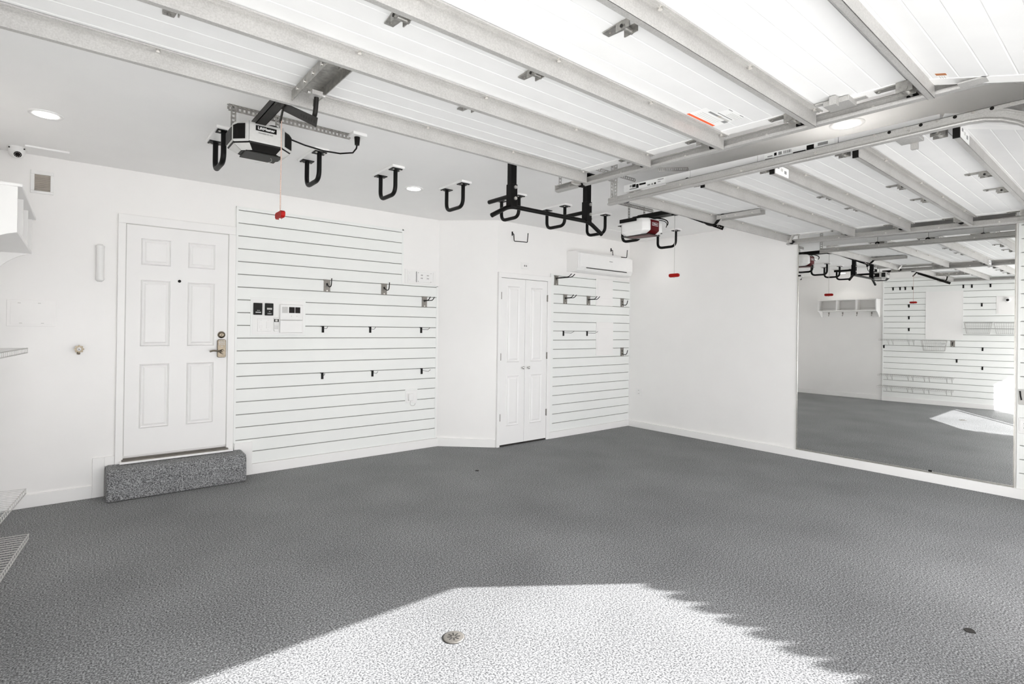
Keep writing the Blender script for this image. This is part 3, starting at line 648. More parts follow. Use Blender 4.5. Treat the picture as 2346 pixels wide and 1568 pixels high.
# ------------------------------------------------------------------ pull-up bar
P_ = thing('pull_up_bar', 'black ceiling-mounted pull-up bar with bent ends', 'pull-up bar', (-3.6, -2.03, CZ))
for x in (-4.025, -3.183):
    obj('ceiling_plate', MB().box(x-0.07, x+0.07, -2.09, -1.97, CZ-0.008, CZ), 'black', P_, bev=0.002)
    ps = obj('post', MB().box(x-0.026, x+0.026, -2.056, -2.004, 2.48, CZ-0.008), 'black', P_, bev=0.003)
    sl = obj('sleeve', MB().box(x-0.031, x+0.031, -2.061, -1.999, 2.41, 2.585), 'black', P_, bev=0.003)
    for z in (2.56, 2.475): obj('bolt', MB().cyl((x+0.008, -2.061, z), (x+0.008, -2.072, z), 0.013, 12), 'bolt', sl)
    obj('side_grip', MB().tube([(x, -2.0, 2.50), (x, -1.74, 2.50)], 0.017, 12), 'black', P_)
obj('main_bar', MB().tube(rounded([(-4.215, -2.03, 2.322), (-4.045, -2.03, 2.418), (-3.155, -2.03, 2.418), (-2.985, -2.03, 2.328)], 0.06, 6), 0.0175, 14), 'black', P_)

# ------------------------------------------------------------------ raised garage doors
def garage_door(name, label, x0, x1, secs, struts, zfun, tail, hinges, roll_x, stile_x, bolts):
    root = thing(name, label, 'garage door', ((x0+x1)/2, secs[0][0], zfun(secs[0][0])))
    def section(ya, za, yb, zb, n):
        L = math.hypot(yb-ya, zb-za); dy = (yb-ya)/L; dz = (zb-za)/L; ny, nz = -dz*(-1 if dy < 0 else 1), abs(dy)
        pts = [(ya, za)]
        for k in range(1, n+1):
            s = L*k/(n+1)
            for ds, h in ((-0.004, 0), (0, 0.0016), (0.004, 0)):
                pts.append((ya+dy*(s+ds)+ny*h, za+dz*(s+ds)+nz*h))
        pts.append((yb, zb)); pts.append((yb+ny*0.05, zb+nz*0.05)); pts.append((ya+ny*0.05, za+nz*0.05))
        return obj('section', MB().prism(pts, 'x', x0, x1), 'panelw', root)
    for (a, b_) in secs: 
        s_ = section(a, zfun(a), b_, zfun(b_), 4)
        for sx in stile_x:
            za, zb = zfun(a), zfun(b_)
            obj('end_stile', MB().prism([(a-0.003, za), (b_+0.003, zb), (b_+0.003, zb-0.003), (a-0.003, za-0.003)], 'x', sx[0], sx[1]), 'trim', s_)
    s_ = section(*tail, 4)
    for sx in stile_x:
        ya, za, yb, zb = tail
        obj('end_stile', MB().prism([(ya-0.003, za), (yb, zb), (yb, zb-0.003), (ya-0.003, za-0.003)], 'x', sx[0], sx[1]), 'trim', s_)
    first = None; Y0 = 0
    for y in struts:
        z = zfun(y)-0.003
        if first is None:
            g = MB()
            g.box(x0+0.02, x1+0.01, -0.030, 0.0, -0.0025, 0.0)
            g.box(x0+0.02, x1+0.01, -0.033, -0.028, -0.006, 0.0)
            g.box(x0+0.02, x1+0.01, -0.018, -0.014, -0.0055, -0.002)
            g.box(x0+0.02, x1+0.01, -0.002, 0.0, -0.074, 0.0)
            g.box(x0+0.02, x1+0.01, -0.002, 0.022, -0.074, -0.072)
            g.box(x0+0.02, x1+0.01, 0.020, 0.022, -0.074, -0.064)
            first = mesh_of('strut', g, 'galv')
        o = bpy.data.objects.new('strut', first); col.objects.link(o); o.parent = root; o.location = Vector((0, y, z))-Vector(root.location)
        for bx in bolts:
            bo = bpy.data.objects.new('bolt', BOLT); col.objects.link(bo); bo.parent = o; bo.location = (bx, -0.016, -0.006)
    hm = None
    for (x, y) in hinges:
        o = bpy.data.objects.new('hinge', HINGE); col.objects.link(o); o.parent = root; o.location = Vector((x, y, zfun(y)))-Vector(root.location)
        pn = bpy.data.objects.new('hinge_pin', PIN); col.objects.link(pn); pn.parent = o
    for x, sgn in roll_x:
        for y in struts[1:]:
            o = bpy.data.objects.new('roller_bracket', ROLLER_BR); col.objects.link(o); o.parent = root; o.location = Vector((x, y+0.10, zfun(y)))-Vector(root.location)
            if sgn < 0: o.scale = (-1, 1, 1)
            w_ = bpy.data.objects.new('roller', ROLLER); col.objects.link(w_); w_.parent = o
    return root
BOLT = mesh_of('bolt', MB().cyl((0, 0, 0.004), (0, 0, -0.006), 0.0085, 6), 'bolt')
g = MB()
g.prism([(-0.028, 0.0), (0.028, 0.0), (0.018, 0.10), (-0.018, 0.10)], 'z', -0.004, 0.0)          # leaf, local: x across, y along
g.box(-0.026, -0.021, -0.03, 0.03, -0.032, 0.0); g.box(0.021, 0.026, -0.03, 0.03, -0.032, 0.0)
g.cyl((-0.03, 0.0, -0.022), (0.03, 0.0, -0.022), 0.010, 10)
g.cyl((0, 0.08, 0), (0, 0.08, -0.010), 0.007, 6)
HINGE = mesh_of('hinge', g, 'zinc')
PIN = mesh_of('hinge_pin', MB().cyl((-0.033, 0.0, -0.022), (0.033, 0.0, -0.022), 0.0065, 8), 'dark')
g = MB()
g.prism([(-0.03, -0.05), (0.03, -0.05), (0.02, 0.10), (-0.012, 0.10)], 'z', -0.005, 0.0)
g.box(-0.030, -0.024, -0.045, 0.015, -0.045, 0.0); g.box(0.024, 0.030, -0.045, 0.015, -0.045, 0.0)
g.cyl((-0.035, -0.015, -0.030), (0.035, -0.015, -0.030), 0.015, 12)
g.cyl((0.03, -0.015, -0.030), (0.115, -0.015, -0.030), 0.0055, 8)
g.cyl((0.0, 0.085, 0), (0.0, 0.085, -0.012), 0.008, 6)
ROLLER_BR = mesh_of('roller_bracket', g, 'zinc')
ROLLER = mesh_of('roller', MB().cyl((0.092, -0.015, -0.030), (0.112, -0.015, -0.030), 0.021, 18), 'bplastic')
zn = lambda y: 2.622+0.0225*(y+2.5)
NX0, NX1 = -7.12, -3.755
ND = garage_door('garage_door', 'large white raised garage door overhead with five galvanised struts', NX0, NX1,
    [(-2.49, -3.028), (-3.032, -3.528), (-3.532, -4.018), (-4.022, -4.488)], (-2.545, -3.10, -3.60, -4.09, -4.565), zn,
    (-4.492, zn(-4.492), -4.93, 2.448), [(x, y) for y in (-2.985, -3.475, -3.965, -4.445) for x in (-6.35, -5.717, -5.075)], [(-3.81, 1)], [(-3.835, NX1)], (-6.35, -5.717, -5.075, -4.45, -3.80))
zr = lambda y: 2.545+0.018*(y+2.6)
RX0, RX1 = -3.335, -0.515
RD = garage_door('garage_door', 'white raised garage door on the right with labels on its edge', RX0, RX1,
    [(-2.555, -3.126), (-3.13, -3.596), (-3.60, -4.048), (-4.052, -4.498)], (-2.592, -3.225, -3.69, -4.14, -4.57), zr,
    (-4.502, zr(-4.502), -4.93, 2.38), [(x, y) for y in (-3.14, -3.60, -4.055, -4.485) for x in (-2.165, -1.595)], [(-0.57, 1), (-3.28, -1)], [(RX0, -3.255), (-0.595, RX1)], (-2.9, -2.165, -1.595, -0.9))
for y in (-3.225, -3.69, -4.14, -4.57):
    obj('strut_cap', MB().box(-3.322, -3.312, y-0.004, y+0.024, zr(y)-0.079, zr(y)-0.004), 'bplastic', RD)
# labels on door surfaces
def flat(name, parent, x0, x1, y0, y1, z, m, th=0.0006):
    zz = z if callable(z) else (lambda y: z)
    return obj(name, MB().prism([(y0, zz(y0)), (y1, zz(y1)), (y1, zz(y1)-th), (y0, zz(y0)-th)], 'x', x0, x1), m, parent)
zs_ = lambda y: zn(y)-0.0002
lab = flat('warning_label', ND, -4.185, -3.925, -3.64, -3.748, zs_, 'stick')
zl = lambda y: zn(y)-0.0008
flat('print_bar', lab, -4.185, -3.935, -3.641, -3.656, zl, 'orange')
flat('print_bar', lab, -4.13, -4.045, -3.728, -3.742, zl, 'grey'); flat('print_bar', lab, -4.045, -4.02, -3.728, -3.744, zl, 'tan'); flat('print_bar', lab, -4.02, -3.94, -3.728, -3.742, zl, 'lightgrey')
flat('print_block', lab, -3.965, -3.93, -3.705, -3.728, zl, 'grey')
for k in range(4): flat('print_line', lab, -4.15, -3.97, -3.668-k*0.013, -3.671-k*0.013, zl, 'silver')
lab = flat('warning_label', ND, -4.09, -3.935, -3.752, -3.822, zs_, 'stick')
flat('print_bar', lab, -4.085, -3.945, -3.755, -3.760, zl, 'grey'); flat('print_bar', lab, -4.085, -4.05, -3.814, -3.819, zl, 'grey'); flat('print_bar', lab, -3.975, -3.94, -3.814, -3.819, zl, 'grey')
for k in range(4): flat('print_line', lab, -4.03, -3.93, -3.770-k*0.010, -3.773-k*0.010, zl, 'lightgrey')
zt_ = lambda y: (zn(-4.492)+(y+4.492)*((2.448-zn(-4.492))/(-4.93+4.492)))
lab = flat('warning_label', ND, -3.90, -3.77, -4.60, -4.635, lambda y: zt_(y)-0.0002, 'stick')
flat('print_bar', lab, -3.90, -3.875, -4.60, -4.635, lambda y: zt_(y)-0.0009, 'brownp')
for k in range(3): flat('print_line', lab, -3.865, -3.80, -4.606-k*0.008, -4.609-k*0.008, lambda y: zt_(y)-0.0009, 'lightgrey')
flat('print_block', lab, -3.795, -3.782, -4.606, -4.62, lambda y: zt_(y)-0.0009, 'grey')
# label strips along the left edge of the right-hand door
def edge_label(y0, y1, blocks):
    zc = lambda y: zr(y)+0.004
    l = obj('edge_label', MB().prism([(y0, zc(y0)), (y1, zc(y1)), (y1, zc(y1)+0.043), (y0, zc(y0)+0.043)], 'x', RX0-0.0012, RX0), 'stick', RD)
    for (a, b_, c, d, m) in blocks:
        obj('print_block', MB().prism([(a, zc(a)+c), (b_, zc(b_)+c), (b_, zc(b_)+d), (a, zc(a)+d)], 'x', RX0-0.0018, RX0-0.0012), m, l)
def code(y0, y1):
    out = []; y = y0
    while y > y1:
        wd = random.choice((0.003, 0.005, 0.008)); out.append((y, y-wd, 0.006, 0.02, 'grey')); y -= wd+random.choice((0.003, 0.006))
    return out
edge_label(-2.605, -2.93, [(-2.612, -2.632, 0.022, 0.038, 'grey'), (-2.636, -2.668, 0.018, 0.040, 'bplastic'), (-2.672, -2.695, 0.006, 0.036, 'bplastic'), (-2.70, -2.76, 0.022, 0.036, 'bplastic'), (-2.61, -2.68, 0.004, 0.012, 'grey'),
    (-2.775, -2.80, 0.006, 0.016, 'grey'), (-2.81, -2.825, 0.006, 0.018, 'grey'), (-2.835, -2.85, 0.006, 0.02, 'bplastic'), (-2.865, -2.915, 0.03, 0.036, 'grey'), (-2.865, -2.89, 0.016, 0.021, 'grey')])
edge_label(-3.64, -4.03, [(-3.66, -3.69, 0.02, 0.026, 'grey'), (-3.645, -3.69, 0.006, 0.012, 'grey'), (-3.70, -3.715, 0.02, 0.038, 'bplastic'), (-3.725, -3.745, 0.02, 0.038, 'grey')] + [(a, b_, c+0.016, d+0.018, m) for a, b_, c, d, m in code(-3.755, -3.80)] +
    [(-3.70, -3.79, 0.006, 0.011, 'silver'), (-3.81, -3.88, 0.008, 0.016, 'bplastic'), (-3.885, -3.925, 0.012, 0.038, 'bplastic'), (-3.93, -3.985, 0.006, 0.012, 'grey'), (-3.945, -3.998, 0.022, 0.038, 'grey')])
# labels near the strut ends of the right-hand door
for y in (-3.69, -4.57):
    z = zr(y)-0.003; l = obj('strut_label', MB().box(-3.30, -3.12, y-0.0032, y-0.002, z-0.068, z-0.012), 'stick', RD)
    for k in range(3): obj('print_block', MB().box(-3.28+k*0.05, -3.25+k*0.05, y-0.0038, y-0.0032, z-0.035-k*0.008, z-0.02-k*0.006), 'grey' if k != 1 else 'lightgrey', l)
# slide lock on the near door, top roller bracket of each door
lk = obj('slide_lock', MB().box(-3.86, -3.76, -4.275, -4.165, zn(-4.22)-0.028, zn(-4.22)-0.004).box(-3.90, -3.86, -4.235, -4.205, zn(-4.22)-0.045, zn(-4.22)-0.004), 'galv', ND, bev=0.002)
obj('lock_tab', MB().box(-3.80, -3.765, -4.325, -4.275, zn(-4.22)-0.010, zn(-4.22)-0.004).box(-3.86, -3.83, -4.165, -4.13, zn(-4.22)-0.010, zn(-4.22)-0.004), 'galv', lk)
lk2 = obj('slide_lock', MB().box(-3.27, -3.17, -4.40, -4.30, zr(-4.35)-0.02, zr(-4.35)-0.002).box(-3.17, -3.14, -4.37, -4.34, zr(-4.35)-0.05, zr(-4.35)-0.002), 'galv', RD, bev=0.002)
def top_bracket(parent, x, y, z, s):
    b_ = obj('top_bracket', MB().box(x-0.04, x+0.02, y-0.03, y+0.035, z-0.006, z), 'galv', parent)
    g = MB()
    for k in range(3): g.beam((x-0.03+k*0.022*1.0, y+0.03, z-0.004), (x-0.03+k*0.022+s*0.02, y+0.075, z-0.062), 0.010, 0.006)
    g.beam((x-0.03, y+0.078, z-0.066), (x+s*0.07, y+0.078, z-0.066), 0.02, 0.02)
    obj('top_arm', g, 'bolt', parent)
    obj('roller', MB().cyl((x+s*0.055, y+0.078, z-0.066), (x+s*0.085, y+0.078, z-0.066), 0.022, 18), 'bplastic', parent)
top_bracket(ND, -3.79, -2.55, zn(-2.55)-0.003, 1)
top_bracket(RD, -0.55, -2.68, zr(-2.68)-0.003, 1)
top_bracket(RD, -3.29, -2.68, zr(-2.68)-0.003, -1)
# corner brackets with torn film at the front end of the doors
obj('corner_bracket', MB().box(-3.835, -3.775, -4.80, -4.66, zt_(-4.73)-0.008, zt_(-4.73)-0.002), 'galv', ND)
# ------------------------------------------------------------------ tracks
def ctrack(name, label, xw, s, y0, z0, y1, z1, curve=True, angle=False):
    """C-section rail; web at xw, flanges reach towards s*x; y0 back end, y1 front end"""
    t = thing(name, label, 'door track', (xw, y0, z0))
    prof = [(0, 0.046), (-s*0.002, 0.044), (-s*0.002, 0.036), (0, 0.034), (0, 0.016), (-s*0.006, 0.012), (-s*0.009, 0.006), (-s*0.007, 0.001), (0, -0.002), (s*0.030, 0.0), (s*0.036, 0.008), (s*0.036, 0.014), (s*0.034, 0.014), (s*0.033, 0.009), (s*0.029, 0.0025), (s*0.0025, 0.0025), (s*0.0025, 0.0495), (s*0.026, 0.0495), (s*0.030, 0.045), (s*0.032, 0.046), (s*0.028, 0.052), (0, 0.052)]
    path = [(y0, z0, 0.0)]
    N = 12
    for i in range(1, N): path.append((y0+(y1-y0)*i/N, z0+(z1-z0)*i/N, 0.0))
    path.append((y1, z1, 0.0))
    if curve:
        R = 0.30
        for k in range(1, 9):
            a = k*PI/2/8; path.append((y1-R*math.sin(a), z1-R*(1-math.cos(a)), a))
        path.append((y1-R, 0.05, PI/2))
    rings = []
    for (y, z, a) in path:
        ca, sa = math.cos(a), math.sin(a)
        rings.append([(xw+px, y+pz*(-sa), z+pz*ca) for px, pz in prof])
    obj('rail', MB().loft(rings), 'galv', t)
    for k in range(5):
        y = y0+(y1-y0)*(0.05+0.2*k); z = z0+(z1-z0)*(0.05+0.2*k)+0.026
        obj('bolt', MB().cyl((xw+s*0.0025, y, z), (xw+s*0.007, y, z), 0.007, 8), 'bolt', t)
        obj('bolt', MB().cyl((xw, y-0.1, z), (xw-s*0.005, y-0.1, z), 0.007, 8), 'bolt', t)
    return t
NT = ctrack('door_track', 'galvanised track carrying the right edge of the large near garage door', -3.695, -1, -2.20, 2.547, -4.70, 2.520)
HT = MB().perf((-3.690, -2.215, 2.60), (-3.690, -2.215, CZ), (1, 0, 0), 0.03)
obj('hanger', HT, 'galv', NT)
obj('hanger', MB().perf((-3.675, -2.44, 2.715), (-3.05, -2.44, 2.715), (0, 0, 1), 0.03), 'galv', NT)
obj('end_plate', MB().box(-3.735, -3.690, -2.205, -2.202, 2.549, 2.597), 'galv', NT)
LT = ctrack('door_track', 'galvanised track on the left of the right-hand garage door, nearer the camera', -3.425, 1, -2.475, 2.445, -4.62, 2.458)
obj('hanger', MB().perf((-3.428, -2.55, 2.45), (-3.428, -2.55, CZ), (0, 1, 0), 0.035).perf((-3.41, -2.50, 2.50), (-3.41, -2.50, CZ), (1, 0, 0), 0.03), 'galv', LT)
obj('hanger', MB().perf((-3.428, -2.56, 2.60), (-3.46, -2.49, 2.64), (0, 0.4, 0.6), 0.03).perf((-3.42, -2.93, 2.62), (-3.05, -2.93, 2.70), (0, 0, 1), 0.03), 'galv', LT)
g = MB().box(-3.4275, -3.4255, -5.08, -3.0, 2.488, 2.508).box(-3.4275, -3.395, -5.08, -3.0, 2.506, 2.508)
al_ = obj('track_angle', g, 'galv', LT)
for k in range(12):
    y = -4.25-0.065*k
    obj('slot', MB().cyl((-3.4274, y, 2.499), (-3.4285, y, 2.499), 0.008, 10), 'rail' if k % 2 else 'bolt', al_)
RT = ctrack('door_track', 'galvanised track against the right wall above the mirror', -0.445, -1, -2.54, 2.455, -4.62, 2.425)
obj('hanger', MB().perf((-0.44, -2.56, 2.48), (-0.44, -2.56, CZ), (0, 1, 0), 0.035), 'galv', RT)
obj('track_angle', MB().box(-0.443, -0.441, -5.08, -2.54, 2.45, 2.49).box(-0.443, -0.410, -5.08, -2.54, 2.488, 2.490), 'galv', RT)
# left track of the near door, by the left wall
ctrack('door_track', 'galvanised track along the left wall for the large garage door', -7.215, 1, -2.30, 2.547, -4.70, 2.520)

# ------------------------------------------------------------------ garage door openers
OX = -5.765
OP = thing('garage_door_opener', 'silver and black garage door opener hanging from the ceiling', 'garage opener', (OX, -1.62, CZ))
def octo(hw, y0, y1, c, z, cx=OX):
    return [(cx-hw+c, y0, z), (cx+hw-c, y0, z), (cx+hw, y0+c, z), (cx+hw, y1-c, z), (cx+hw-c, y1, z), (cx-hw+c, y1, z), (cx-hw, y1-c, z), (cx-hw, y0+c, z)]
OB = -5.735
oc = lambda hw, y0, y1, c, z: octo(hw, y0, y1, c, z, OB)
bd = obj('body', MB().loft([oc(0.163, -1.80, -1.50, 0.07, 2.560), oc(0.165, -1.802, -1.50, 0.07, 2.572), oc(0.165, -1.80, -1.50, 0.07, 2.665), oc(0.153, -1.788, -1.51, 0.065, 2.683)]), 'silver', OP, bev=0.006)
for sx in (-1, 1):
    ax = Vector((sx*1, 1, 0)).normalized(); nx = Vector((sx*1, -1, 0)).normalized()
    c = Vector((OB+sx*0.130, -1.765, 2.615)); g = MB()
    vs = ((-0.028, -0.040), (0.046, -0.040), (0.046, 0.040), (0.018, 0.05), (-0.028, 0.05))
    g.add([c+ax*a+Vector((0, 0, z))+nx*0.001 for a, z in vs]+[c+ax*a+Vector((0, 0, z))+nx*0.0045 for a, z in vs], [(0,1,2,3,4), (9,8,7,6,5)]+[(i, (i+1) % 5, 5+(i+1) % 5, 5+i) for i in range(5)])
    gr = obj('vent_grille', g, 'bplastic', OP)
    for k in range(8):
        a = -0.020+k*0.0085
        obj('vent_rib', MB().beam(c+ax*a+nx*0.0045+Vector((0, 0, -0.036)), c+ax*(a)+nx*0.0045+Vector((0, 0, 0.036)), 0.0016, 0.003, (0, 1, 0)), 'rail', gr)
for sx in (-1, 1): obj('side_panel', MB().box(OB+sx*0.1655, OB+sx*0.168, -1.70, -1.55, 2.578, 2.655), 'bplastic', OP)
top_ = oc(0.163, -1.80, -1.50, 0.07, 2.564); mid_ = oc(0.158, -1.796, -1.505, 0.07, 2.555); low_ = oc(0.115, -1.766, -1.575, 0.05, 2.522)
lw = obj('lower_housing', MB().loft([top_, mid_, low_, oc(0.11, -1.762, -1.58, 0.05, 2.519)]), 'bplastic', OP)
obj('light_lens', MB().prism([(OB-0.10, -1.755), (OB+0.10, -1.755), (OB+0.10, -1.59), (OB-0.10, -1.59)], 'z', 2.514, 2.520), 'rail', lw, bev=0.004)
for sx in (-1, 1):
    r_ = [Vector(p) for p in mid_]; q_ = [Vector(p) for p in low_]
    i, j = (0, 6) if sx < 0 else (1, 3)
    nrm = Vector((sx, -0.9, -0.9)).normalized()*0.003
    for (i, j) in (((0, 7), (7, 6)) if sx < 0 else ((1, 2), (2, 3))):
        quad = [r_[i], r_[j], q_[j], q_[i]]; cpt = sum(quad, Vector())/4; quad = [cpt+(p-cpt)*0.95 for p in quad]
        obj('side_lens', MB().add([p+nrm for p in quad]+[p-nrm for p in quad], [(0,1,2,3), (7,6,5,4)]+[(k, (k+1) % 4, 4+(k+1) % 4, 4+k) for k in range(4)]), 'silver', lw)
for sx in (-1, 1): obj('seam', MB().box(OB+sx*0.094-0.001, OB+sx*0.094+0.001, -1.8035, -1.80, 2.568, 2.680), 'grey', bd)
lg = obj('logo_plate', MB().box(OB-0.058, OB+0.058, -1.8045, -1.802, 2.632, 2.662), 'bplastic', bd)
text_mesh('logo_lettering', 'LiftMaster', 0.0235, 'stick', lg, (OB, -1.8052, 2.647), (PI/2, 0, 0))
text_mesh('lettering', 'POWERED BY myQ', 0.0095, 'grey', bd, (OB-0.002, -1.8035, 2.619), (PI/2, 0, 0))
obj('rail', MB().box(OX-0.028, OX+0.028, -5.08, -1.70, 2.675, 2.678).box(OX-0.028, OX-0.024, -5.08, -1.70, 2.675, 2.715).box(OX+0.024, OX+0.028, -5.08, -1.70, 2.675, 2.715).box(OX-0.028, OX-0.02, -5.08, -1.70, 2.713, 2.717).box(OX+0.02, OX+0.028, -5.08, -1.70, 2.713, 2.717), 'rail', OP)
tr = obj('trolley', MB().box(OX-0.025, OX+0.025, -2.34, -2.17, 2.655, 2.675).box(OX-0.012, OX+0.012, -2.30, -2.24, 2.625, 2.655), 'rail', OP, bev=0.003)
a1 = (OX, -2.27, 2.628); a2 = (OX, -2.76, 2.405)
g = MB().beam(a1, a2, 0.006, 0.042)
arm = obj('straight_arm', g, 'rail', OP, bev=0.002)
dv = (Vector(a2)-Vector(a1)).normalized()
for k in range(6):
    c = Vector(a1)+dv*(0.30+0.04*k)
    obj('slot', MB().beam(c, c+dv*0.022, 0.0075, 0.014), 'dark', arm)
obj('curved_arm', MB().tube(rounded([(OX+0.012, -2.58, 2.485), (OX+0.012, -2.70, 2.435), (OX+0.012, -2.72, 2.55)], 0.07, 6), 0.011, 8), 'rail', OP)
obj('release_lever', MB().beam((OX, -2.25, 2.64), (OX, -2.19, 2.57), 0.006, 0.02), 'rail', OP)
g = MB().perf((-5.90, -1.60, 2.80), (-5.14, -1.60, 2.80), (0, 0, 1), 0.036).perf((-5.90, -1.60, CZ-0.002), (-5.14, -1.60, CZ-0.002), (0, 1, 0), 0.036)
obj('ceiling_angle', g, 'zinc', OP)
for x in (-5.875, -5.62): obj('hanger_strap', MB().perf((x, -1.615, 2.815), (x, -1.615, 2.66), (1, 0, 0), 0.03), 'zinc', OP)
obj('motor_cap', MB().lathe([(0.04, 0.0), (0.04, 0.05), (0.03, 0.06)], (OX+0.12, -1.60, 2.685), 'z', 18), 'bplastic', OP)
pc = obj('power_cord', MB().tube([Vector(p) for p in ((-5.63, -1.60, 2.70), (-5.55, -1.61, 2.69), (-5.45, -1.62, 2.668), (-5.33, -1.63, 2.655), (-5.22, -1.635, 2.66), (-5.13, -1.635, 2.685), (-5.105, -1.635, 2.72), (-5.10, -1.635, 2.75))], 0.0055, 8), 'bplastic', OP)
obj('plug', MB().cyl((-5.10, -1.635, 2.745), (-5.10, -1.635, 2.80), 0.016, 12, 0.02), 'bplastic', pc)
obj('antenna_wire', MB().tube(bez((OX+0.08, -1.70, 2.518), (OX+0.11, -1.74, 2.47), (OX-0.01, -1.72, 2.465), 10), 0.0012, 5), 'lightgrey', OP)
solo('ceiling_outlet', MB().box(-5.15, -5.05, -1.69, -1.58, CZ-0.02, CZ), 'plastic', 'white ceiling outlet feeding the silver opener', 'outlet', bev=0.004)
# door arm bracket on the near door
g = MB()
g.box(OX-0.05, OX+0.05, -3.10, -2.62, zn(-2.85)-0.016, zn(-2.85)-0.012)
for sx in (-1, 1): g.box(OX+sx*0.05-0.002, OX+sx*0.05+0.002, -3.08, -2.56, zn(-2.85)-0.060, zn(-2.85)-0.012)
ab = obj('arm_bracket', g, 'zinc', ND)
for y in (-2.65, -2.75, -2.86, -2.97):
    for sx in (-1, 1): obj('bolt', MB().cyl((OX+sx*0.052, y, zn(y)-0.038), (OX+sx*0.058, y, zn(y)-0.038), 0.008, 8), 'bolt', ab)
obj('clevis', MB().box(OX-0.018, OX+0.03, -2.75, -2.69, 2.535, 2.555).cyl((OX-0.03, -2.72, 2.55), (OX+0.05, -2.72, 2.55), 0.008, 10), 'galv', ab)
def pull_cord(label, x, y, z_top, z_h, m):
    t = thing('release_handle', label, 'pull cord', (x, y, z_h), 'red emergency release pull handles')
    obj('cord', MB().tube([(x, y, z_top), (x+0.001, y, (z_top+z_h)/2), (x, y, z_h)], 0.0028, 6), m, t)
    h = obj('handle', MB().prism([(-0.058, -0.012), (-0.045, -0.020), (0.045, -0.020), (0.058, -0.010), (0.058, 0.010), (0.045, 0.016), (-0.045, 0.016), (-0.058, 0.008)], 'x', -0.011, 0.011), 'red', t, world=False, bev=0.003)
    h.location = (0, 0, -0.005); h.rotation_euler = (0, 0, 0)
    obj('knot', MB().lathe([(0.003, -0.034), (0.007, -0.03), (0.006, -0.022), (0.003, -0.018)], (0, 0, 0), 'z', 8), 'lightgrey', t, world=False)
    return t
pull_cord('red T-shaped pull handle on a cord below the silver opener', -5.762, -2.205, 2.60, 2.078, 'rope')
pull_cord('red T-shaped pull handle on a cord below the red-striped opener', -1.967, -2.098, 2.63, 2.04, 'lightgrey')

QX = -1.97
OQ = thing('garage_door_opener', 'white garage door opener with a dark red stripe in front of the right wall', 'garage opener', (QX, -1.68, CZ))
def box8(hw, y0, y1, c, z): return octo(hw+0.018, y0, y1, c, z, QX+0.02)
obj('body', MB().loft([box8(0.11, -1.80, -1.54, 0.04, 2.478), box8(0.145, -1.86, -1.50, 0.05, 2.515), box8(0.145, -1.86, -1.50, 0.05, 2.60), box8(0.135, -1.85, -1.51, 0.05, 2.638), box8(0.11, -1.82, -1.54, 0.05, 2.648)]), 'plastic', OQ, bev=0.008)
stp = obj('stripe', MB().box(QX-0.068, QX+0.068, -1.866, -1.855, 2.515, 2.622).add([(QX-0.068, -1.866, 2.515), (QX+0.068, -1.866, 2.515), (QX+0.068, -1.80, 2.474), (QX-0.068, -1.80, 2.474), (QX-0.068, -1.85, 2.52), (QX+0.068, -1.85, 2.52), (QX+0.068, -1.80, 2.48), (QX-0.068, -1.80, 2.48)], [(0,1,2,3), (7,6,5,4), (0,4,5,1), (1,5,6,2), (2,6,7,3), (3,7,4,0)]), 'maroon', OQ)
fr_ = obj('logo_frame', MB().box(QX-0.048, QX+0.048, -1.8675, -1.866, 2.562, 2.596), 'stick', stp)
lg = obj('logo_plate', MB().box(QX-0.044, QX+0.044, -1.8685, -1.8675, 2.566, 2.592), 'maroon', fr_)
text_mesh('logo_lettering', 'LiftMaster', 0.018, 'stick', stp, (QX, -1.8692, 2.579), (PI/2, 0, 0))
obj('bottom_flap', MB().prism([(-1.86, 2.474), (-1.50, 2.484), (-1.50, 2.479), (-1.86, 2.468)], 'x', QX-0.10, QX+0.10), 'rail', OQ)
obj('bottom_stripe', MB().prism([(-1.84, 2.4695), (-1.56, 2.477), (-1.56, 2.475), (-1.84, 2.466)], 'x', QX-0.062, QX+0.062), 'maroon', OQ)
obj('rail', MB().box(QX-0.026, QX+0.026, -5.08, -1.66, 2.655, 2.660).box(QX-0.026, QX-0.021, -5.08, -1.66, 2.655, 2.70).box(QX+0.021, QX+0.026, -5.08, -1.66, 2.655, 2.70), 'black', OQ)
obj('rail_bracket', MB().box(QX-0.06, QX+0.06, -2.30, -1.62, 2.648, 2.656).box(QX-0.062, QX-0.055, -2.30, -1.62, 2.648, 2.685), 'black', OQ, bev=0.002)
obj('ceiling_angle', MB().perf((QX-0.30, -1.62, 2.80), (QX+0.30, -1.62, 2.80), (0, 0, 1), 0.036), 'zinc', OQ)
for sx in (-1, 1): obj('hanger_strap', MB().perf((QX+sx*0.13, -1.63, 2.815), (QX+sx*0.13, -1.63, 2.64), (1, 0, 0), 0.03), 'zinc', OQ)
obj('side_bracket', MB().box(QX-0.15, QX-0.142, -1.74, -1.52, 2.615, 2.655), 'black', OQ, bev=0.002)
obj('trolley', MB().box(QX-0.03, QX+0.03, -2.24, -2.08, 2.635, 2.656).box(QX-0.012, QX+0.012, -2.22, -2.17, 2.62, 2.64), 'black', OQ, bev=0.003)
b1 = (QX, -2.19, 2.635); b2_ = (QX, -2.62, 2.434)
ar = obj('straight_arm', MB().beam(b1, b2_, 0.006, 0.036), 'black', OQ, bev=0.002)
dv = (Vector(b2_)-Vector(b1)).normalized()
for k, s in enumerate((0.20, 0.26, 0.41, 0.43, 0.45)):
    c = Vector(b1)+dv*s; obj('hole', MB().cyl(c-Vector((0.0036, 0, 0)), c+Vector((0.0036, 0, 0)), 0.006, 10), 'bolt', ar)
